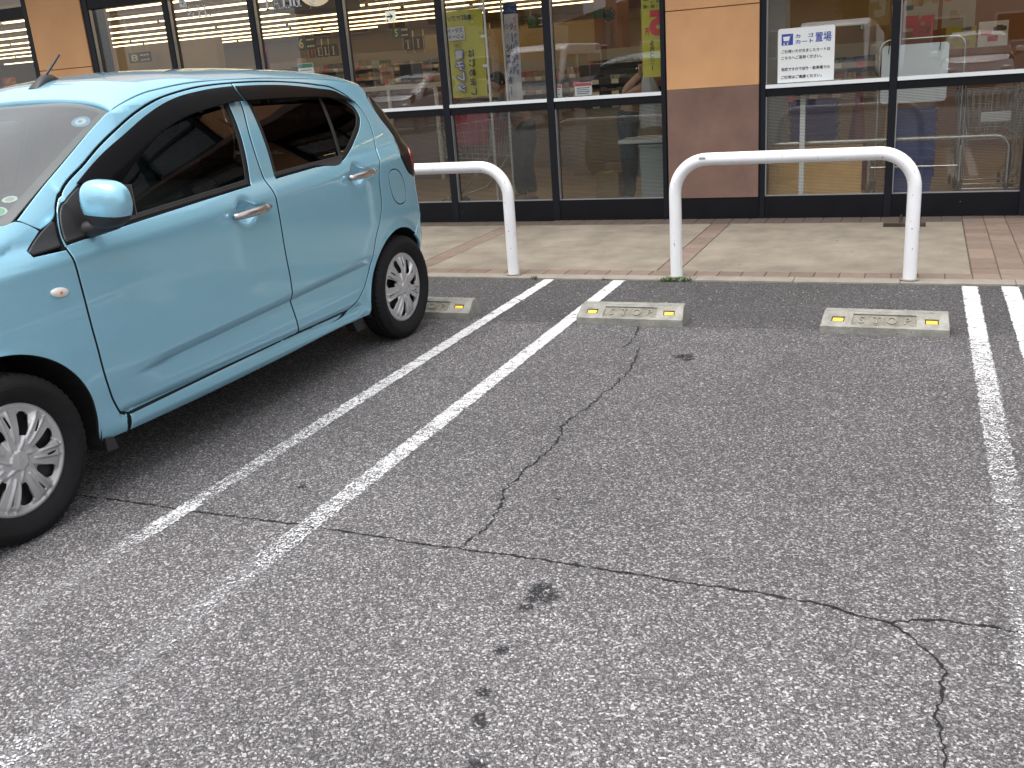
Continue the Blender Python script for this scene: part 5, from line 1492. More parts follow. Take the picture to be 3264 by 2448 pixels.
def side_v(u,z):
    sh=.046*(1.1-u)*sstep(.26,.40,z)
    zr=z-sh
    k=zk(u); zb=min(.975+sh,k-.05)
    def tab(zz):
        zq=zz-.046*(1.1-u)*sstep(.26,.40,zz)
        F=(1-sstep(1.72,2.02,u))*sstep(.22,.45,u)
        tp=0
        if u<.35: tp-=.045*((.35-max(u,-.4))/.7)**2
        if u>1.9: tp-=.13*((u-1.9)/1.1)**2.2
        R=min(1.,sstep(1.985,2.03,u)+1-sstep(.36,.46,u)) if zz<.36 else 0.
        return (TB(zq)*F+TS(zq)*(1-F))*(1-R)+TF(zq)*R+tp
    if z<=zb: v=tab(z)
    else:
        t=(z-zb)/(k-zb); a=tab(zb); v=a+(VK(u)-a)*t+.014*4*t*(1-t)*(1 if k>1.1 else .3)
    # wheel-arch lips
    for uc in (0.,2.455):
        d=math.hypot(u-uc,z-.275)-.318
        if z>.2: v+=.006*math.exp(-(d/.022)**2)
    return v
# rear corner: bend start and radius by height
SR=pchip([.1,.3,.5,.6,.7,.8,.95,1.0,1.1,1.2,1.3,1.4],[-.19,-.22,-.235,-.228,-.215,-.20,-.185,-.175,-.15,-.125,-.095,-.08])
RC=pchip([.1,.5,.8,.9,1.0,1.1,1.2,1.3,1.4],[.15,.16,.165,.17,.16,.14,.12,.10,.09])
SF=2.62; RF=.42
def sec(u,h):
    k=zk(u)
    if h<=k: return side_v(u,h),h
    a=h-k; sg=1.0
    if a>KL: a=max(0.0,2*KL-a); sg=-1.0
    return sg*VK(u)*KV(a), ZC(u)+KZ(a)*KD(u)/.105
def shell(s,h):
    """(s,h)->(u,v,z) left side; corners wrap round"""
    zz=min(h,1.4)
    sr=SR(zz); 
    if s<sr and h<=zk(sr):
        rc=RC(zz); th=(sr-s)/rc
        v0,z=sec(sr,h)
        th=min(th,1.35+ (th-1.35)*0.0) if th>1.35 else th
        rest=max(0.,(sr-s)-1.35*rc)
        return sr-rc*math.sin(th)-rest*math.cos(1.35)*.6, max(0.,v0-rc*(1-math.cos(th))-rest), z
    if s>SF and h<=zk(SF):
        th=(s-SF)/RF; v0,z=sec(SF,h); t2=min(th,1.35); rest=max(0.,(s-SF)-1.35*RF)
        return SF+RF*math.sin(t2)+rest*.13, v0-RF*(1-math.cos(t2))-rest, z
    v,z=sec(s,h)
    return s,v,z
CAR = tag(empty('parked_car', (-3.25273, -1.44140, 0), math.atan2(-.99972197, -.02357928)), 'light blue small hatchback parked tail-in against the kerb', 'car')
def car_paint():
    m = bpy.data.materials.new('light_blue_metallic_paint'); m.use_nodes = True; n = m.node_tree; b = n.nodes['Principled BSDF']; L = n.links.new
    tc = n.nodes.new('ShaderNodeTexCoord'); v = n.nodes.new('ShaderNodeTexVoronoi'); v.inputs['Scale'].default_value = 900; L(tc.outputs['Object'], v.inputs['Vector'])
    sp = n.nodes.new('ShaderNodeSeparateColor'); L(v.outputs['Color'], sp.inputs[0])
    r = n.nodes.new('ShaderNodeValToRGB'); r.color_ramp.elements[0].color = (.255, .53, .68, 1); r.color_ramp.elements[1].color = (.295, .58, .735, 1); L(sp.outputs[0], r.inputs['Fac'])
    L(r.outputs['Color'], b.inputs['Base Color'])
    b.inputs['Metallic'].default_value = .42; b.inputs['Roughness'].default_value = .27
    nz = n.nodes.new('ShaderNodeTexNoise'); nz.inputs['Scale'].default_value = 3.5; nz.inputs['Detail'].default_value = 8; nz.inputs['Roughness'].default_value = .7; L(tc.outputs['Object'], nz.inputs['Vector'])
    mr = n.nodes.new('ShaderNodeMapRange'); mr.inputs['From Min'].default_value = .35; mr.inputs['From Max'].default_value = .75; mr.inputs['To Min'].default_value = .012; mr.inputs['To Max'].default_value = .085; L(nz.outputs['Fac'], mr.inputs['Value']); L(mr.outputs[0], b.inputs['Coat Roughness'])
    b.inputs['Coat Weight'].default_value = 1.0; b.inputs['Coat IOR'].default_value = 1.5
    return m
M_paintc = car_paint()
M_trim = mat('black_plastic_trim', (.022, .021, .023), .5, var=.1, vscale=40, bump=.1, bscale=400)
M_rub = mat('black_rubber_seal', (.008, .008, .009), .6)
M_void = mat('dark_gap', (.004, .004, .005), .9)
M_visor = mat('smoked_acrylic', (.003, .003, .0035), .3, spec=.06)
M_tintf = glass_mat('front_door_glass', (.20, .21, .21), .06)
M_tintr = glass_mat('privacy_glass', (.055, .055, .06), .06)
M_ws = glass_mat('windscreen_glass', (.60, .69, .65), .21)
M_lens = mat('red_lamp_lens', (.30, .012, .012), .1, coat=1.0)
M_dlens = mat('dark_lamp_lens', (.010, .007, .007), .3, spec=.3)
M_chrome = mat('brown_grey_chrome', (.50, .46, .45), .2, metal=.9)
M_seat = mat('grey_seat_fabric', (.16, .165, .17), .9, var=.1, vscale=30)
M_dash = mat('dark_dashboard', (.05, .052, .055), .7)
def SD(s, h): return shell(s, h)
D_ = lambda s, a: (s, zk(s) + a)
DT = [(2.072, .993), (2.058, 1.014), (2.024, 1.050), (1.86, 1.142), (1.693, 1.227), (1.546, 1.289), (1.420, 1.328), (1.229, 1.362), (.949, 1.379), (.603, 1.370), (.340, 1.342), (.207, 1.319), (.118, 1.273), (.060, 1.207), (.050, 1.138),
      (.068, 1.071), (.110, .98), (.135, .93), (.156, .872), (.160, .759), (.170, .712), (.196, .665), (.242, .597), (.298, .477), (.369, .365), (.442, .306), (.508, .279)]
BP = [(.949, 1.379), (.956, 1.314), (.966, 1.272), (1.001, 1.161), (1.013, .975), (1.003, .918), (.998, .837), (.991, .627), (.983, .546), (.979, .468), (.971, .423), (.958, .365), (.934, .277)]
DF = [(2.072, .993), (2.104, .892), (2.096, .84), (2.091, .760), (2.077, .533), (2.059, .403), (2.036, .324), (2.007, .273), (1.972, .260)]
OPF = [(2.066, .985), (1.935, 1.072), (1.80, 1.142), (1.64, 1.212), (1.496, 1.270), (1.355, 1.312), (1.145, 1.341), (1.046, 1.345), (1.045, 1.29), (1.111, .964), (1.5, .940), (1.914, .912), (2.097, .898)]
OPR = [(.914, 1.345), (.60, 1.336), (.36, 1.311), (.235, 1.286), (.155, 1.248), (.114, 1.205), (.114, 1.178), (.148, 1.139), (.233, 1.083), (.403, .996), (.66, .984), (.938, .971), (.914, 1.27)]
HND = [(1.185, .863), (.328, .910)]
def bowl(s, h):
    o = 0.0
    for (hs, hh) in HND:
        a = (s - hs - .018) / .052; c = (h - hh - .004) / .047
        o -= .034 * math.exp(-(a * a + c * c) ** 2.2)
        a = (s - hs) / .135; c = (h - hh - .45 * 0) / .022
        o -= .007 * math.exp(-(abs(a) ** 4 + abs(c) ** 4))
    return o
def inset(poly, d, step=.02):
    p = resample(poly, step)
    if area2(p) < 0: p = p[::-1]
    return [tuple(x) for x in offset_loop(p, d)]
front_out = DT[:9] + BP[1:] + [(1.972, .260)] + DF[::-1][1:-1]
rear_out = BP + DT[::-1][:-9]
rear_out = BP + [p for p in DT[::-1] if p[0] < .949 - 1e-6]
AR = lambda c, z, R, a0, a1, k: [(c + R * math.cos(rad(a0 + (a1 - a0) * i / k)), z + R * math.sin(rad(a0 + (a1 - a0) * i / k))) for i in range(k + 1)]
ring = ([(2.155, .953), (2.217, .997), (2.05, 1.092), (1.946, 1.149), (1.80, 1.229), (1.668, 1.301), (1.641, 1.315), D_(1.59, .028), D_(1.504, .040), D_(1.35, .046), D_(1.1, .05), D_(.8, .05), D_(.5, .05), D_(.2, .05), D_(0, .05), D_(-.12, .05)]
        + [(-.125, 1.295), (-.088, 1.25), (-.088, 1.162), (-.125, 1.09), (-.142, 1.05), (-.128, 1.01), (-.108, .95), (-.17, .87), (-.345, .785), (-.362, .755), (-.355, .70), (-.29, .62), (-.215, .548)]
        + AR(0, .265, .324, 124, -6, 18) + [(.33, .200), (.54, .207), (1.1, .192), (1.641, .184), (1.978, .190), (1.972, .262 - .002)] + [(.934, .277)] + DT[::-1][:-1] + [(2.072, .993)])
fend = ([(2.104, .885)] + DF[2:] + [(1.978, .255), (1.982, .190), (2.114, .192)] + AR(2.455, .27, .337, 186, 12, 20)
        + [(2.80, .42), (2.84, .58), (2.78, .70), (2.66, .80), (2.60, .86), D_(2.5, .05), D_(2.4, .05), D_(2.32, .06), (2.262, .993), (2.217, .997), (2.155, .953), (2.231, .901), (2.226, .885)])
fx, fz = -.032, .803
FUEL = [(fx + .080 * math.copysign(abs(math.cos(t)) ** .8, math.cos(t)) + .35 * .086 * math.sin(t), fz + .092 * math.copysign(abs(math.sin(t)) ** .8, math.sin(t))) for t in [2 * math.pi * k / 24 for k in range(24)]]
ST = .022
for mir in (False, True):
    fine = not mir
    st = ST if fine else .05
    kw = dict(mirror=mir, sign=-1.0, step=st, bstep=.014 if fine else .05)
    LC = (1.15, .450, .95, .052, .03, .0055); SC_ = (1.15, .905, .95, .06, .022, .009); DB = (1.15, .285, .95, .03, .03, .006)
    rf = [LC, SC_, DB, (HND[0][0], HND[0][1], .16, .075, .008, .008)] if fine else []
    rr = [LC, (.5, .94, .6, .06, .022, .009), DB, (HND[1][0], HND[1][1], .16, .075, .008, .008)] if fine else []
    rq = [(1.15, .225, 1.0, .06, .03, .006)] if fine else []
    kp = dict(kw, rim_m=M_void, gap=.0038)
    fd = panel('front_door', front_out, SD, M_paintc, CAR, holes=[OPF], off=bowl, refine=rf, **kp)
    rd = panel('rear_door', rear_out, SD, M_paintc, CAR, holes=[OPR], off=bowl, refine=rr, **kp)
    sp_ = panel('side_panel', ring, SD, M_paintc, CAR, holes=[FUEL], refine=rq, **kp)
    panel('fuel_lid', FUEL, SD, M_paintc, sp_, **dict(kp, gap=.002))
    panel('front_fender', fend, SD, M_paintc, CAR, refine=[(2.36, .93, .28, .10, .013, .010)] if fine else [], **kp)
    # windows
    for door, op, gl in ((fd, OPF, M_tintf), (rd, OPR, M_tintr)):
        ins = inset(op, .020)
        panel('window_seal', op, SD, M_rub, door, holes=[ins], off=lambda s, h: -.004, gap=.001, rnd=.001, rim=.006, **kw)
        panel('window_glass', inset(op, .014), SD, gl, door, off=lambda s, h: -.0075, gap=0, rim=0, **kw)
    panel('window_divider', [(.352, 1.318), (.372, 1.318), (.426, 1.0), (.406, 1.0)], SD, M_rub, rd, off=lambda s, h: -.003, gap=0, rnd=.002, rim=.004, **kw)
    panel('belt_moulding', [(2.0, .905), (1.914, .915), (1.5, .945), (1.120, .9675), (1.118, .9875), (1.5, .963), (1.914, .936), (2.0, .93)], SD, M_trim, fd, off=lambda s, h: .002, gap=0, rnd=.003, rim=.006, **kw)
    panel('belt_moulding', [(.936, .976), (.66, .988), (.412, .999), (.40, 1.012), (.66, 1.004), (.935, .993)], SD, M_trim, rd, off=lambda s, h: .002, gap=0, rnd=.003, rim=.006, **kw)
    panel('sill_seal', [(.53, .2705), (.934, .2695), (1.45, .2625), (1.965, .2545), (1.965, .2635), (1.45, .2715), (.934, .2785), (.53, .2805)], SD, M_void, CAR, off=lambda s, h: .0025, gap=0, rnd=.001, rim=.01, **kw)
    # black mirror sail on the door and its continuation on the fender
    panel('mirror_sail', [(2.060, .990), (1.945, 1.066), (1.90, 1.03), (1.90, .917), (2.092, .902)], SD, M_trim, fd, off=lambda s, h: .003, gap=.001, rnd=.004, rim=.008, **kw)
    panel('corner_trim', [(2.236, .900), (2.226, .886), (2.116, .894), (2.088, .982), (2.155, .951)], SD, M_trim, CAR, off=lambda s, h: .002, gap=.001, rnd=.005, rim=.006, **kw)
    # smoked rain visors standing off the window tops
    def vis(top, low, d1):
        ts = np.array(sorted(top)); 
        def off_(s, h):
            zt = float(np.interp(s, ts[:, 0], ts[:, 1])); return .006 + d1 * min(1., max(0., (zt - h) / .075)) ** .7
        return off_
    topF = [(1.945, 1.078), (1.80, 1.152), (1.64, 1.222), (1.496, 1.280), (1.355, 1.322), (1.145, 1.350), (.968, 1.358)]
    lowF = [(.972, 1.288), (1.039, 1.286), (1.114, 1.278), (1.33, 1.248), (1.510, 1.196), (1.68, 1.112), (1.86, 1.035)]
    panel('rain_visor', topF + lowF, SD, M_visor, fd, off=vis(topF, lowF, .022), gap=0, rnd=.002, rim=.003, **dict(kw, step=.011 if fine else .05))
    topR = [(.948, 1.357), (.60, 1.346), (.36, 1.321), (.215, 1.300), (.13, 1.262), (.088, 1.240)]
    lowR = [(.20, 1.248), (.362, 1.270), (.60, 1.280), (.953, 1.287)]
    panel('rain_visor', topR + lowR, SD, M_visor, rd, off=vis(topR, lowR, .022), gap=0, rnd=.002, rim=.003, **dict(kw, step=.011 if fine else .05))
    # tail lamp and rear bumper corner
    tl = panel('tail_lamp', [(-.115, 1.27), (-.093, 1.165), (-.130, 1.092), (-.147, 1.05), (-.133, 1.01), (-.113, .955), (-.175, .877), (-.345, .795), (-.40, .80), (-.40, 1.0), (-.36, 1.1), (-.28, 1.19), (-.22, 1.265)], SD, M_dlens, CAR, gap=.001, **kw)
    panel('red_lens', [(-.30, .83), (-.235, .885), (-.215, .95), (-.24, .985), (-.35, .97), (-.39, .90), (-.38, .83)], SD, M_lens, tl, off=lambda s, h: .005, gap=0, rnd=.004, rim=.004, **kw)
    # door handles
    for (hs, hh), dr in zip(HND, (fd, rd)):
        b = MB(); path = []; R_ = []
        for k in range(15):
            t = k / 14; s_ = hs + .118 - .236 * t; h_ = hh - .005 + .010 * t
            P = np.array(shell(s_, h_)); lift = .012 + .020 * math.sin(math.pi * min(1, max(0, t * .95 + .03)))
            path.append((P[0], (P[1] + lift) * (-1 if mir else 1), P[2])); R_.append(.0050 + .0125 * math.sin(math.pi * (t * .9 + .07)) ** .4)
        b.tube(path, R_, 12)
        b.v = [(x, y, z) for x, y, z in b.v]
        b.build('door_handle', M_chrome, dr, smooth=180)
        # key-side cap joint
        P = np.array(shell(hs - .075, hh + .004)); b = MB(); sg = -1 if mir else 1
        b.tube([(P[0] + .0012, (P[1] + .028) * sg, P[2]), (P[0] - .0012, (P[1] + .028) * sg, P[2])], .0155, 14); b.build('handle_joint', M_gasket, dr)
    # side turn lamp on the fender
    P = np.array(shell(2.179, .755)); sg = -1 if mir else 1
    b = MB(); b.sphere((P[0], (P[1] + .001) * sg, P[2]), .036, 20, 12, (1, .28, .48)); b.v = [(x, y, z - (x - P[0]) * -.12) for x, y, z in b.v]
    o = b.build('turn_lamp', mat('clear_lamp_lens', (.72, .68, .64), .12, coat=1.0), CAR, smooth=180)
    b = MB(); b.sphere((P[0] + .002, (P[1] + .0055) * sg, P[2]), .011, 12, 8, (1, .6, .8)); b.build('amber_bulb', mat('amber_bulb', (.75, .22, .03), .3), o, smooth=180)
    # wheel-arch liners and gap backing
    for uc, zc_, R_ in ((0, .265, .335), (2.455, .27, .348)):
        b = MB(); k = 24
        for i in range(k):
            a0, a1 = [rad(-14 + 208 * q / k) for q in (i, i + 1)]
            def vo_(a):
                u_ = uc + R_ * math.cos(a); z_ = max(.15, zc_ + R_ * math.sin(a)); sr_ = SR(min(z_, 1.3)); rc_ = RC(min(z_, 1.3))
                return .700 if u_ >= sr_ else max(.42, .685 - rc_ * (1 - math.cos(math.asin(min(1, (sr_ - u_) / rc_)))) - .02)
            vs = [(uc + R_ * math.cos(a), y * sg, zc_ + R_ * math.sin(a)) for a in (a0, a1) for y in (vo_(a), .40)]
            b.add(vs, [(0, 1, 3, 2)])
        vs = [(uc + R_ * math.cos(rad(-14 + 208 * q / k)), .40 * sg, zc_ + R_ * math.sin(rad(-14 + 208 * q / k))) for q in range(k + 1)]
        b.add(vs, [tuple(range(k + 1))])
        b.build('wheel_arch_liner', M_void, CAR)
    def ribbon(pts, wd=.016, dp=.0115):
        p = resample(pts, .03, closed=False); b = MB(); vs = []
        for i in range(len(p)):
            d = p[min(i + 1, len(p) - 1)] - p[max(i - 1, 0)]; d = d / (np.linalg.norm(d) + 1e-9); nn = np.array([-d[1], d[0]])
            for q in (-1, 1):
                P = shell(*(p[i] + nn * wd * q)); vs.append((P[0], (P[1] - dp) * sg, P[2] - (dp if P[2] > zk(min(2.6, max(-.1, P[0]))) else 0)))
        b.add(vs, [(2 * i, 2 * i + 2, 2 * i + 3, 2 * i + 1) for i in range(len(p) - 1)]); b.build('gap_seal', M_void, CAR)
    ribbon(DT + [(.72, .278), (.934, .277), (1.45, .269), (1.972, .260)]); ribbon(BP); ribbon(DF); ribbon([(2.217, .997), (2.155, .953), (2.10, .98)]); ribbon(FUEL + FUEL[:1], .012)
    ribbon([(-.362, .77), (-.355, .70), (-.29, .62), (-.215, .548)]); ribbon([D_(1.62, .02), D_(1.504, .04), D_(1.1, .05), D_(.5, .05), D_(0, .05), D_(-.11, .05)], .014, .016)
    ribbon([(1.98, .27), (1.98, .19)], .01); ribbon([(-.09, 1.24), (-.088, 1.162), (-.125, 1.09), (-.142, 1.05), (-.128, 1.01), (-.108, .95), (-.17, .87), (-.345, .785)], .02)
    # door mirror
    if True:
        c = np.array([1.985, .822, 1.013]); nu, nv = 56, 36; vs = []; cap = []; bod = []
        for j in range(nv + 1):
            t = math.pi * j / nv
            for i in range(nu):
                p = 2 * math.pi * i / nu
                sp2 = lambda v, e: math.copysign(abs(v) ** e, v)
                x, y, z = sp2(math.sin(t), .6) * sp2(math.cos(p), .65), sp2(math.sin(t), .6) * sp2(math.sin(p), .65), sp2(math.cos(t), .75)
                xs_ = .062 * x if x > 0 else .020 * x
                yy = y * (.088 - .012 * (z < 0) * -z); zz = z * (.078 + .010 * -y)
                vs.append((c[0] + xs_ - .10 * (c[1] + yy - .822) * .9, (c[1] + yy) * sg, c[2] + zz))
        fs_ = [(j * nu + i, (j + 1) * nu + i, (j + 1) * nu + (i + 1) % nu, j * nu + (i + 1) % nu) for j in range(nv) for i in range(nu)]
        b = MB(); b.add(vs, fs_); me0 = b.mesh('m', smooth=180)
        cuts = [(Vector((0, 0, c[2] - .034)), Vector((0, .10 * sg, 1))), (Vector((0, .762 * sg, 0)), Vector((0, sg, .06))), (Vector((c[0] - .010, .822 * sg, 0)), Vector((1, .10 * sg, 0)))]
        def mpart(capside):
            bm = bmesh.new(); bm.from_mesh(me0)
            for co, no in cuts: bmesh.ops.bisect_plane(bm, geom=bm.verts[:] + bm.edges[:] + bm.faces[:], dist=1e-6, plane_co=co + Vector((0, .822 * sg if no.z > .5 else 0, 0)), plane_no=no)
            kill = [f for f in bm.faces if all((f.calc_center_median() - (co + Vector((0, .822 * sg if no.z > .5 else 0, 0)))).dot(no) > 0 for co, no in cuts) != capside]
            bmesh.ops.delete(bm, geom=kill, context='FACES'); me = bpy.data.meshes.new('mirror_part'); bm.to_mesh(me); bm.free()
            for p_ in me.polygons: p_.use_smooth = True
            return me
        mo = link('door_mirror', mpart(False), M_trim, CAR)
        me = mpart(True)
        for v_ in me.vertices: v_.co += Vector((.0015, .001 * sg, .0012))
        link('mirror_cap', me, M_paintc, mo)
        b = MB(); b.tube([(1.985, .69 * sg, .925), (1.985, .76 * sg, .935), (1.975, .83 * sg, .948)], [.030, .024, .020], 12); b.build('mirror_arm', M_trim, mo, smooth=60)
        b = MB(); b.box(1.945, 1.948, min(.752 * sg, .892 * sg), max(.752 * sg, .892 * sg), .97, 1.07); b.build('mirror_face', M_chrome, mo)

# roof skin over both sides
def RD(s, a): return shell(s, zk(s) + a)
rl = [(1.641, .014), (1.59, .028), (1.504, .040), (1.35, .046), (1.1, .05), (.8, .05), (.5, .05), (.2, .05), (0, .05), (-.13, .05)]
rear_edge = [(-.16, .12), (-.185, .30), (-.195, KL), (-.185, 2 * KL - .30), (-.16, 2 * KL - .12)]
front_edge = [(1.605, 2 * KL - .15), (1.585, 2 * KL - .33), (1.578, KL), (1.585, .33), (1.605, .15)]
roof = panel('roof', rl + rear_edge + [(s_, 2 * KL - a) for s_, a in rl[::-1]] + front_edge, RD, M_paintc, CAR, step=.025, bstep=.02, sign=-1.0, rim=.03, gap=.0025)
# windscreen
WE = [(2.288, .968), (2.222, .998), (2.05, 1.092), (1.946, 1.149), (1.80, 1.229), (1.668, 1.301), (1.641, 1.315)]
_wp = np.array([shell(*q) for q in WE]); _wl = np.concatenate([[0], np.cumsum(np.linalg.norm(np.diff(_wp, axis=0), axis=1))]); _wl /= _wl[-1]
def WS(a, t):
    t = min(1.05, max(-.05, t)); e = [float(np.interp(t, _wl, _wp[:, k])) for k in range(3)]
    if t < 0: e = [e[0] - t * .7, e[1] - t * .08, e[2] + t * .35]
    if t > 1: e = [e[0] - (t - 1) * .7, e[1], e[2] + (t - 1) * .35]
    q = 1 - abs(a) ** 2.4; qz = 1 - abs(a) ** 3.6
    return (e[0] + q * (.21 * (1 - t) - .065 * t), e[1] * a * (1 - .006), e[2] + qz * (.015 * (1 - t) + .052 * t) - .006)
full = [(-.992, .0), (.992, .0), (.992, .99), (-.992, .99)]
frit = [(-.93, .06), (.93, .06), (.925, .955), (-.925, .955)]
panel('windscreen', full, WS, M_ws, CAR, step=.05, gap=0, rim=0, off=lambda a, t: -.002)
panel('windscreen_border', full, WS, mat('dark_glass_border', (.03, .03, .032), .3), CAR, holes=[frit], step=.05, gap=0, rim=0, off=lambda a, t: -.0055)
def disc_on_ws(a, t, ra, rt, m_, name, dz=.0015):
    b = MB(); k = 24
    b.add([WS(a + ra * math.cos(2 * math.pi * i / k), t + rt * math.sin(2 * math.pi * i / k)) for i in range(k)], [tuple(range(k))])
    b.v = [(x + dz * .5, y, z + dz) for x, y, z in b.v]; return b.build(name, m_, CAR)
M_stb = mat('blue_sticker', (.12, .32, .62), .4); M_stw = mat('white_sticker', (.72, .75, .74), .4); M_stg = mat('green_sticker', (.05, .45, .14), .4)
disc_on_ws(.845, .870, .075, .042, M_stb, 'inspection_sticker', -.008); disc_on_ws(.845, .868, .045, .026, M_stw, 'inspection_sticker_mark', -.0072); disc_on_ws(.84, .868, .016, .010, M_stb, 'inspection_sticker_mark', -.0066)
disc_on_ws(.885, .275, .035, .024, M_stw, 'round_sticker', -.007); disc_on_ws(.885, .275, .020, .014, M_pale, 'round_sticker_mark', -.0064)
disc_on_ws(.85, .185, .075, .040, M_stw, 'green_label', -.008); disc_on_ws(.85, .185, .066, .034, M_stg, 'green_label_print', -.0072); disc_on_ws(.845, .115, .055, .03, M_stg, 'green_label_print', -.0072)
# cowl, bonnet, nose
b = MB(); k = 20; vs = []
for i in range(k + 1):
    a = -1 + 2 * i / k; P = WS(a * .99, -.02); vs += [(P[0] - .02, P[1], P[2] - .012), (P[0] + .10, P[1] * 1.02, P[2] - .022)]
b.add(vs, [(2 * i, 2 * i + 2, 2 * i + 3, 2 * i + 1) for i in range(k)]); b.build('cowl', M_trim, CAR, smooth=180)
b = MB(); nr, nc = 16, 26; vs = []
def hoodp(i, j):
    t = i / nr; q = -1 + 2 * j / nc; e = 1 - abs(q) ** 2.4
    P = WS(q * .97, -.02); x0 = P[0] + .085; x1 = 2.96 - .12 * abs(q) ** 2.5
    x = x0 + (x1 - x0) * t; yv = q * (.60 - .05 * t * t); z0 = P[2] - .010; z = z0 + (ZC(min(3.0, x)) - .02 - .05 * abs(q) ** 3 - z0) * min(1, t * 1.6)
    return (x, yv, z)
for i in range(nr + 1):
    for j in range(nc + 1): vs.append(hoodp(i, j))
b.add(vs, [(i * (nc + 1) + j, (i + 1) * (nc + 1) + j, (i + 1) * (nc + 1) + j + 1, i * (nc + 1) + j + 1) for i in range(nr) for j in range(nc)])
b.build('bonnet', M_paintc, CAR, smooth=180)
b = MB(); vs = []; nr = 18
for i in range(nr + 1):
    t = i / nr
    for j in range(nc + 1):
        q = -1 + 2 * j / nc; P = hoodp(16, j); yv = q * (.64 + .05 * math.sin(math.pi * t * .8))
        vs.append((P[0] + .004 + .12 * math.sin(t * math.pi * .62) * (1 - .4 * abs(q) ** 4), yv, P[2] - .006 - (P[2] - .20) * t))
b.add(vs, [(i * (nc + 1) + j, i * (nc + 1) + j + 1, (i + 1) * (nc + 1) + j + 1, (i + 1) * (nc + 1) + j) for i in range(nr) for j in range(nc)])
fb = b.build('front_bumper', M_paintc, CAR, smooth=180)
b = MB(); b.box(3.03, 3.085, -.36, .36, .34, .46); b.build('grille', M_trim, fb, bevel=.02)
b = MB(); b.box(3.086, 3.098, -.165, .165, .44, .60); b.build('number_plate', M_yellow, fb, bevel=.002)
for sg in (-1, 1):
    b = MB(); b.sphere((2.90, .52 * sg, .70), .14, 20, 12, (.9, .75, .45)); b.build('headlamp', mat('headlamp_lens', (.6, .62, .64), .08, coat=1.0), CAR, smooth=180)
# tail: hatch, glass, bumper
def RE(s, h): return shell(s, h)
def half_end(x0, h): return x0
for mir in (False, True):
    kw = dict(mirror=mir, sign=-1.0, step=.05, bstep=.03)
    panel('rear_bumper', [(-.365, .755), (-.358, .70), (-.293, .617), (-.218, .545)] + AR(0, .265, .324, 128, 190, 8) + [(-.33, .21), (-.6, .20), (-.95, .20), (-.95, .62), (-.6, .62), (-.45, .72)], RE, M_paintc, CAR, gap=.002, **kw)
    panel('hatch', [(-.405, .79), (-.46, .725), (-.6, .625), (-.95, .625), (-.95, .97), (-.42, .99)], RE, M_paintc, CAR, gap=.001, **kw)
    panel('rear_glass', [(-.40, 1.005), (-.95, .985), (-.95, 1.265), (-.24, 1.265), (-.29, 1.195), (-.37, 1.105)], RE, M_tintr, CAR, gap=.001, **kw)
b = MB(); b.box(-.30, 2.75, -.50, .50, .16, .30); b.box(.36, 2.08, -.655, .655, .195, .26); b.build('underbody', M_void, CAR)
b = MB(); b.box(.36, 2.09, -.64, .64, .262, .30); b.build('cabin_floor', M_dash, CAR)
for sg in (-1, 1):
    b = MB(); b.prism([(.36, .20), (.44, .195), (.40, .13), (.33, .135)], .60 * sg, .655 * sg); b.build('jack_flap', M_trim, CAR)
    b = MB(); b.prism([(2.10, .21), (2.06, .20), (2.05, .155), (2.10, .16)], .55 * sg, .70 * sg); b.build('arch_flap', M_trim, CAR)
# cabin
b = MB(); b.prism([(2.42, .60), (2.42, .93), (2.22, .955), (2.00, .93), (1.93, .84), (1.95, .60)], -.60, .60); b.build('dashboard', M_dash, CAR, bevel=.03, seg=3)
for sy in (-.32, .32):
    b = MB(); b.prism([(1.75, .42), (1.78, .56), (1.35, .60), (1.22, .98), (1.08, 1.0), (1.20, .42)], sy - .21, sy + .21); st_ = b.build('front_seat', M_seat, CAR, bevel=.045, seg=3)
    b = MB(); b.box(1.07, 1.17, sy - .12, sy + .12, 1.02, 1.19); b.build('headrest', M_seat, st_, bevel=.04, seg=3)
b = MB(); b.prism([(.85, .42), (.88, .56), (.45, .60), (.28, .98), (.16, 1.0), (.25, .42)], -.56, .56); rs = b.build('rear_seat', M_seat, CAR, bevel=.045, seg=3)
for sy in (-.3, .3):
    b = MB(); b.box(.14, .24, sy - .11, sy + .11, 1.01, 1.15); b.build('headrest', M_seat, rs, bevel=.04, seg=3)
b = MB(); b.lathe([(.175 + .016 * math.cos(t), .016 * math.sin(t)) for t in [2 * math.pi * k / 10 for k in range(10)]], 36, 'x', (0, 0, 0), close=True); b.bar((0, -.17, 0), (0, .17, 0), .03, .05); b.cyl((-.02, 0, 0), .06, .05, 20, 'x')
b.build('steering_wheel', M_dash, CAR, smooth=60, loc=(1.86, -.32, .90), rot=(0, rad(-25), 0))
b = MB(); b.box(1.66, 1.70, -.11, .11, 1.23, 1.29); b.build('inner_mirror', M_dash, CAR, bevel=.015)
for sy in (-.3, .3):
    b = MB(); b.box(1.34, 1.48, sy - .17, sy + .17, 1.295, 1.312); b.build('sun_visor', mat('pale_headliner', (.45, .46, .45), .9), CAR, bevel=.006)
vs = []; b = MB()
for i in range(15):
    for j in range(13):
        s_ = -.05 + 1.58 * i / 14; a = .09 + (2 * KL - .18) * j / 12; P = RD(s_, a); vs.append((P[0], P[1] * .96, P[2] - .035))
b.add(vs, [(i * 13 + j, (i + 1) * 13 + j, (i + 1) * 13 + j + 1, i * 13 + j + 1) for i in range(14) for j in range(12)]); b.build('headliner', mat('pale_headliner_cloth', (.40, .41, .40), .9), CAR, smooth=180)
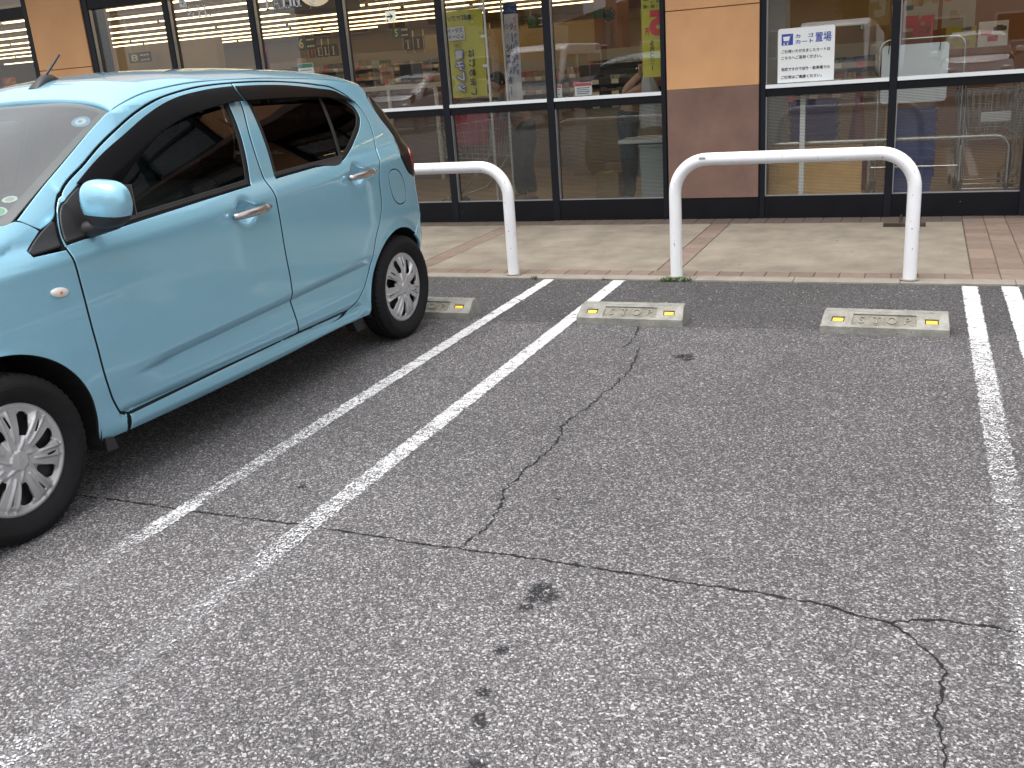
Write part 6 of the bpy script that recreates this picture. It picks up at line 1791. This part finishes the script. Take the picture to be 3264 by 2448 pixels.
# aerial
b = MB(); ax, ay, az = 1.425, 0.0, ZC(1.425)
prof = [(.062, .0, .030), (.040, .014, .030), (.0, .028, .026), (-.045, .020, .020), (-.070, .0, .016)]
vs = []; k = 10
for (dx, hh, wv) in prof:
    for q in range(k + 1):
        t = math.pi * q / k; vs.append((ax + dx, ay + wv * math.cos(t), ZC(ax + dx) - .004 + (hh + .006) * math.sin(t)))
b.add(vs, [(i * (k + 1) + q, i * (k + 1) + q + 1, (i + 1) * (k + 1) + q + 1, (i + 1) * (k + 1) + q) for i in range(4) for q in range(k)])
an = b.build('aerial_base', M_trim, CAR, smooth=60)
b = MB(); b.tube([(ax + .0, 0, az + .012), (ax - .05, 0, az + .055), (ax - .105, 0, az + .105)], [.0062, .0052, .0050], 10); b.build('aerial_rod', M_trim, an, smooth=60)

# ---- wheels
M_tyre = mat('tyre_rubber', (.008, .008, .009), .8, spec=.3, var=.2, vscale=30, bump=.15, bscale=200)
M_cover = mat('silver_wheel_cover', (.50, .495, .505), .30, metal=.5, var=.04, vscale=20)
M_rim = mat('black_steel_rim', (.012, .012, .013), .5)
def tyre_mesh():
    Ro, Ri, W = .2775, .186, .0775
    prof = [(Ri - .004, .050), (Ri + .004, .060), (Ri + .016, .069), (.226, .0775), (.238, .0775), (.240, .0757), (.2445, .0757), (.2465, .0745), (.262, .066), (.2705, .060)]
    tread = [(.2705, .060), (.2752, .052), (.2755, .046), (.268, .044), (.268, .038), (.2772, .036), (.2775, .018), (.269, .016), (.269, .009), (.2775, .007)]
    pr = prof + tread[1:]
    pr = pr + [(r, -h) for r, h in pr[::-1]]
    n = 180; b = MB(); m = len(pr)
    for k in range(n):
        t = 2 * math.pi * k / n
        for i, (r, h) in enumerate(pr):
            if abs(h) > .045 and r > .2625 and k % 3 == 0: r -= .0045
            if .016 < abs(h) < .037 and r > .272 and k % 5 == 0: r -= .004
            b.v.append((r * math.cos(t), h, r * math.sin(t)))
    for k in range(n):
        k2 = (k + 1) % n
        for i in range(m - 1): b.f.append((k * m + i, k2 * m + i, k2 * m + i + 1, k * m + i + 1))
    return b.mesh('tyre', smooth=38)
def cover_mesh():
    """seven swirling blade pairs with dark openings; drawn as seen from outside: a right, b up"""
    N = 7; R = .185; per = 360 / N
    pol = lambda r, d: (r * math.cos(rad(d)), r * math.sin(rad(d)))
    holes = []; slots = []; ridges = []
    for k in range(N):
        o = 92 + k * per
        holes.append([pol(.080, o - 30.5), pol(.108, o - 27.0), pol(.147, o - 25.0), pol(.153, o - 28), pol(.154, o - 40), pol(.150, o - 44.0), pol(.100, o - 45.5), pol(.083, o - 44)])
        a, c = np.array(pol(.108, o - 9.5)), np.array(pol(.150, o - 7.0)); d = (c - a) / np.linalg.norm(c - a); nn = np.array([-d[1], d[0]])
        slots.append([tuple(a - nn * .0022), tuple(c - nn * .0035), tuple(c + nn * .0035), tuple(a + nn * .0022)])
        ridges.append((np.array(pol(.036, o + 24)), np.array(pol(.166, o - .5)), .0075, .0080))
        ridges.append((np.array(pol(.062, o - 11.0)), np.array(pol(.166, o - 12.0)), .0060, .0068))
    rl_ = [(float(A[0]), float(A[1]), float(B[0] - A[0]), float(B[1] - A[1]), float((B - A) @ (B - A)), h_, w_) for A, B, h_, w_ in ridges]
    mk = [(a0, a1, b0 - a0, b1 - a1, (b0 - a0) ** 2 + (b1 - a1) ** 2) for (a0, a1), (b0, b1) in (((-.010, -.015), (.001, .017)), ((.001, .017), (.007, -.010)), ((-.003, -.006), (.008, -.001)))]
    def sd(x, y, a0, a1, dx, dy, l2):
        px, py = x - a0, y - a1; t = min(1., max(0., (px * dx + py * dy) / l2)); return math.hypot(px - dx * t, py - dy * t), t
    def z(x, y):
        r = math.hypot(x, y)
        v = .014 * (1 - (r / .166) ** 2) if r < .166 else .004 * math.sin((r - .166) / .019 * math.pi)
        a = math.degrees(math.atan2(y, x)); q = ((92 - a) % per)
        if .05 < r < .166:
            k_ = min(1, (r - .05) / .03) * min(1, (.166 - r) / .012)
            r2 = min(1, max(0, (q - per + 8) / 8)); r2 = r2 * r2 * (3 - 2 * r2)
            v += k_ * (.005 * (1 - min(1, q / 30)) - .007 * min(1, max(0, (q - 27) / 6)) * (1 - r2) + .005 * r2)
        best = 0.
        for (a0, a1, dx, dy, l2, h_, w_) in rl_:
            d, t = sd(x, y, a0, a1, dx, dy, l2)
            if d < w_: best = max(best, h_ * (1 - (d / w_) ** 1.5) * (.35 + .65 * math.sin(math.pi * (.12 + .76 * t))))
        v += best
        if r < .034: v += .006 * (1 - min(1, max(0, (r - .030) / .004)))
        if r < .026:      # raised maker's mark: a slanted open letter shape
            for m_ in mk:
                d, t = sd(x, y, *m_); v += .0014 * max(0, 1 - d / .0036)
        return v
    rlines = []
    for A, B, h_, w_ in ridges:
        d_ = (B - A) / np.linalg.norm(B - A); nn = np.array([-d_[1], d_[0]])
        for q_ in (-w_, -w_ * .45, 0, w_ * .45, w_): rlines.append([tuple(A + d_ * .004 + nn * q_), tuple(B - d_ * .004 + nn * q_)])
    for rr_ in (.030, .034, .166, .1755): rlines.append([pol(rr_, 360 * k / 48) for k in range(49)])
    outer = [pol(R, 360 * k / 72) for k in range(72)]
    f = lambda s, h: (-s, z(s, h), h)
    tmp = panel('wheel_cover', outer, f, M_cover, None, holes=holes + slots, lines=rlines, eps=.0016, step=.0036, bstep=.0055, gap=0, rnd=.0012, rim=.010, sign=1.0)
    me = tmp.data
    bpy.data.objects.remove(tmp)
    return me
TY = tyre_mesh(); TY.materials.append(M_tyre)
CV = cover_mesh()
b = MB(); b.lathe([(.0001, .0), (.05, .004), (.09, -.004), (.14, .0), (.165, .012), (.188, .016), (.190, -.06)], 40, 'y'); RIM = b.mesh('rim', smooth=40); RIM.materials.append(M_rim)
for ux in (0.0, 2.455):
    for sg in (1, -1):
        wl = empty('wheel', (ux, .652 * sg, .2735), 0 if sg > 0 else math.pi, CAR)
        if ux > 1 and sg > 0: wl.rotation_euler = (0, rad(9), 0)
        link('tyre', TY, None, wl); link('rim', RIM, None, wl, (0, .012, 0)); link('wheel_cover', CV, None, wl, (0, .052, 0))
# ------------------------------------------------------------------ across the lot, seen mirrored in the shop glass
M_vwhite = mat('white_van_paint', (.72, .73, .75), .3, coat=1.0)
M_silver = mat('silver_car_paint', (.42, .44, .48), .3, metal=.5, coat=1.0)
M_vglass = mat('dark_vehicle_glass', (.02, .022, .025), .06, coat=1.0)
def van(x, y, rz, label, m_):
    d = tag(empty('parked_van', (x, y, 0), rz), label, 'van', 'vehicles parked across the lot')
    prof = [(-1.65, .30), (-1.70, .75), (-1.62, 1.75), (-1.5, 1.87), (.95, 1.87), (1.15, 1.78), (1.62, 1.05), (1.70, .85), (1.70, .32)]
    b = MB(); b.prism(prof, -.72, .72); body = b.build('body', m_, d, bevel=.06, seg=3)
    b = MB(); b.add([(1.19, -.58, 1.72), (1.19, .58, 1.72), (1.63, .64, 1.08), (1.63, -.64, 1.08)], [(0, 1, 2, 3)]); b.v = [(px + .02, py, pz + .012) for px, py, pz in b.v]; b.build('windscreen', M_vglass, d)
    for sy in (-1, 1):
        for x0, x1 in ((.45, 1.25), (-.5, .38), (-1.45, -.58)):
            b = MB(); b.add([(x0, sy * .7235, 1.08), (x1 + (.18 if x0 > .4 else 0), sy * .7235, 1.08), (x1 - (.12 if x0 > .4 else 0), sy * .7235, 1.62), (x0, sy * .7235, 1.62)], [(0, 1, 2, 3)]); b.build('side_window', M_vglass, d)
        b = MB(); b.box(1.66, 1.715, sy * .5 - .14, sy * .5 + .14, .72, .90); b.build('headlamp', MATS['headlamp_lens'], d, bevel=.02)
        b = MB(); b.box(1.15, 1.25, sy * .80 - .08, sy * .80 + .08, 1.10, 1.32); b.build('door_mirror', m_, d, bevel=.03)
        for ux in (-1.1, 1.1):
            wl = empty('wheel', (ux, .66 * sy, .2735), 0 if sy > 0 else math.pi, d); link('tyre', TY, None, wl); link('rim', RIM, None, wl, (0, .012, 0))
    b = MB(); b.box(1.66, 1.74, -.72, .72, .30, .58); b.build('front_bumper', m_, d, bevel=.03)
    b = MB(); b.box(1.741, 1.752, -.17, .17, .40, .56); b.build('number_plate', M_yellow, d)
def other_car(x, y, rz, m_, label):
    c = copy_tree(CAR); c.location = (x, y, 0); c.rotation_euler = (0, 0, rz); tag(c, label, 'car', 'vehicles parked across the lot')
    def rec(o):
        for ch in o.children:
            if ch.type == 'MESH' and len(ch.data.materials) and ch.data.materials[0] == M_paintc:
                ch.material_slots[0].link = 'OBJECT'; ch.material_slots[0].material = m_
            rec(ch)
    rec(c)
q = math.pi / 2
van(-1.9, -13.2, q, 'white boxy van parked across the lot, mirrored in the right-hand glass', M_vwhite)
van(-8.6, -13.0, q, 'second white van parked across the lot, mirrored beside the white banner', M_vwhite)
other_car(0.9, -14.6, q, M_vwhite, 'white hatchback parked across the lot, mirrored at the right edge')
other_car(-5.2, -14.4, q, M_silver, 'silver hatchback parked across the lot between the two vans')
other_car(-12.6, -14.3, q, M_silver, 'silver hatchback parked across the lot beyond the second van')
def house(x, y, w_, dpt, h, rh, mw, mr, label):
    d = tag(empty('house', (x, y, 0)), label, 'house', 'houses across the road')
    b = MB(); b.box(-w_ / 2, w_ / 2, -dpt, 0, 0, h); b.build('wall', mw, d)
    b = MB(); b.prism([(-w_ / 2 - .5, h + .001), (w_ / 2 + .5, h + .001), (0, h + rh)], -dpt - .4, .4); b.build('roof', mr, d)
    for i in range(int(w_ / 2.4)):
        for z in ([1.0] if h < 4 else [1.0, 3.9]):
            xx = -w_ / 2 + 1.0 + i * 2.4
            f = MB(); f.box(xx, xx + 1.3, .001, .05, z, z + 1.2); f_ = f.build('window', M_plastic, d)
            g_ = MB(); g_.box(xx + .08, xx + 1.22, .051, .06, z + .08, z + 1.12); g_.build('pane', M_vglass, f_)
M_hw = mat('house_render', (.42, .39, .34), .85, var=.05); M_hw2 = mat('house_siding', (.26, .22, .18), .85, var=.06); M_rf = mat('dark_roof_tile', (.07, .07, .08), .7, var=.1)
house(-9, -34, 13, 9, 3.2, 1.6, M_hw2, M_rf, 'low brown house with dark roof across the road')
house(5, -36, 12, 9, 6.2, 1.8, M_hw, M_rf, 'pale two-storey house across the road')
house(-26, -38, 14, 9, 5.8, 1.8, M_hw, M_rf, 'pale two-storey house far along the road')
house(24, -38, 16, 9, 5.5, 1.6, M_hw2, M_rf, 'brown two-storey house at the far corner')
def pole(x, y, label):
    d = tag(empty('utility_pole', (x, y, 0)), label, 'utility pole', 'utility poles along the road')
    b = MB(); b.tube([(0, 0, 0), (0, 0, 5), (0, 0, 10)], [.19, .16, .13], 14); b.build('post', M_kerb, d, smooth=60)
    b = MB(); b.box(-.9, .9, -.05, .05, 9.0, 9.1); b.box(-.7, .7, -.05, .05, 8.2, 8.3); b.build('cross_arm', M_wire, d)
    b = MB(); b.cyl((.35, 0, 7.0), .22, .7, 16); b.build('transformer', M_shelf, d)
pole(-9.5, -21, 'utility pole across the lot mirrored near the letter H'); pole(9, -22, 'utility pole beyond the right side of the lot'); pole(-30, -21, 'utility pole far along the road')
for i, (z, dy) in enumerate(((9.05, -.6), (9.05, .6), (8.25, .4), (7.4, 0), (6.6, .1))):
    b = MB(); p = []
    for k in range(31):
        x = -30 + 39 * k / 30; span = (x + 30) % 20.5 / 20.5; p.append((x, -21 + dy, z - 1.3 * span * (1 - span)))
    b.tube(p, .012, 5); o = b.build('overhead_wire', M_dboard)
    tag(o, ['topmost front', 'topmost rear', 'second', 'third', 'lowest'][i] + ' overhead wire strung between the utility poles', 'wire', 'overhead wires')
# trees beyond the houses
M_bark = mat('bark', (.06, .045, .032), .9); M_leaf = mat('tree_leaf', (.05, .085, .03), .7, var=.4, vscale=1.2)
def tree(x, y, h, r, label, seed):
    rnd = random.Random(seed); d = tag(empty('tree', (x, y, 0)), label, 'tree', 'trees across the road')
    b = MB(); b.tube([(0, 0, 0), (.1, 0, h * .3), (0, .1, h * .6), (.1, 0, h * .85)], [.22, .17, .10, .03], 10)
    cl = []
    for i in range(9):
        a = rnd.uniform(0, 6.28); z = h * rnd.uniform(.45, .9); c = (r * .6 * math.cos(a), r * .6 * math.sin(a), z); cl.append((c, r * rnd.uniform(.3, .5))); b.tube([(0, .05, z * .6), (c[0] * .5, c[1] * .5, z * .85), c], [.08, .05, .02], 6)
    b.build('trunk', M_bark, d, smooth=60); c_ = MB()
    for (c, rr) in cl:
        for i in range(240):
            v = Vector((rnd.gauss(0, 1), rnd.gauss(0, 1), rnd.gauss(0, 1))).normalized() * rr * rnd.uniform(.5, 1.05) + Vector(c)
            e = Vector((rnd.uniform(-1, 1), rnd.uniform(-1, 1), rnd.uniform(-1, 1))).normalized() * .16; f_ = e.cross(Vector((rnd.uniform(-1, 1), .3, 1))).normalized() * .09
            c_.add([v - e, v + f_, v + e, v - f_], [(0, 1, 2, 3)])
    c_.build('crown', M_leaf, d)
tree(-16, -27, 6, 2.4, 'leafy tree left of the low brown house across the road', 1); tree(-1.5, -29, 5, 2.0, 'leafy tree between the houses across the road', 2); tree(13, -28, 6.5, 2.6, 'large leafy tree right of the pale house', 3)
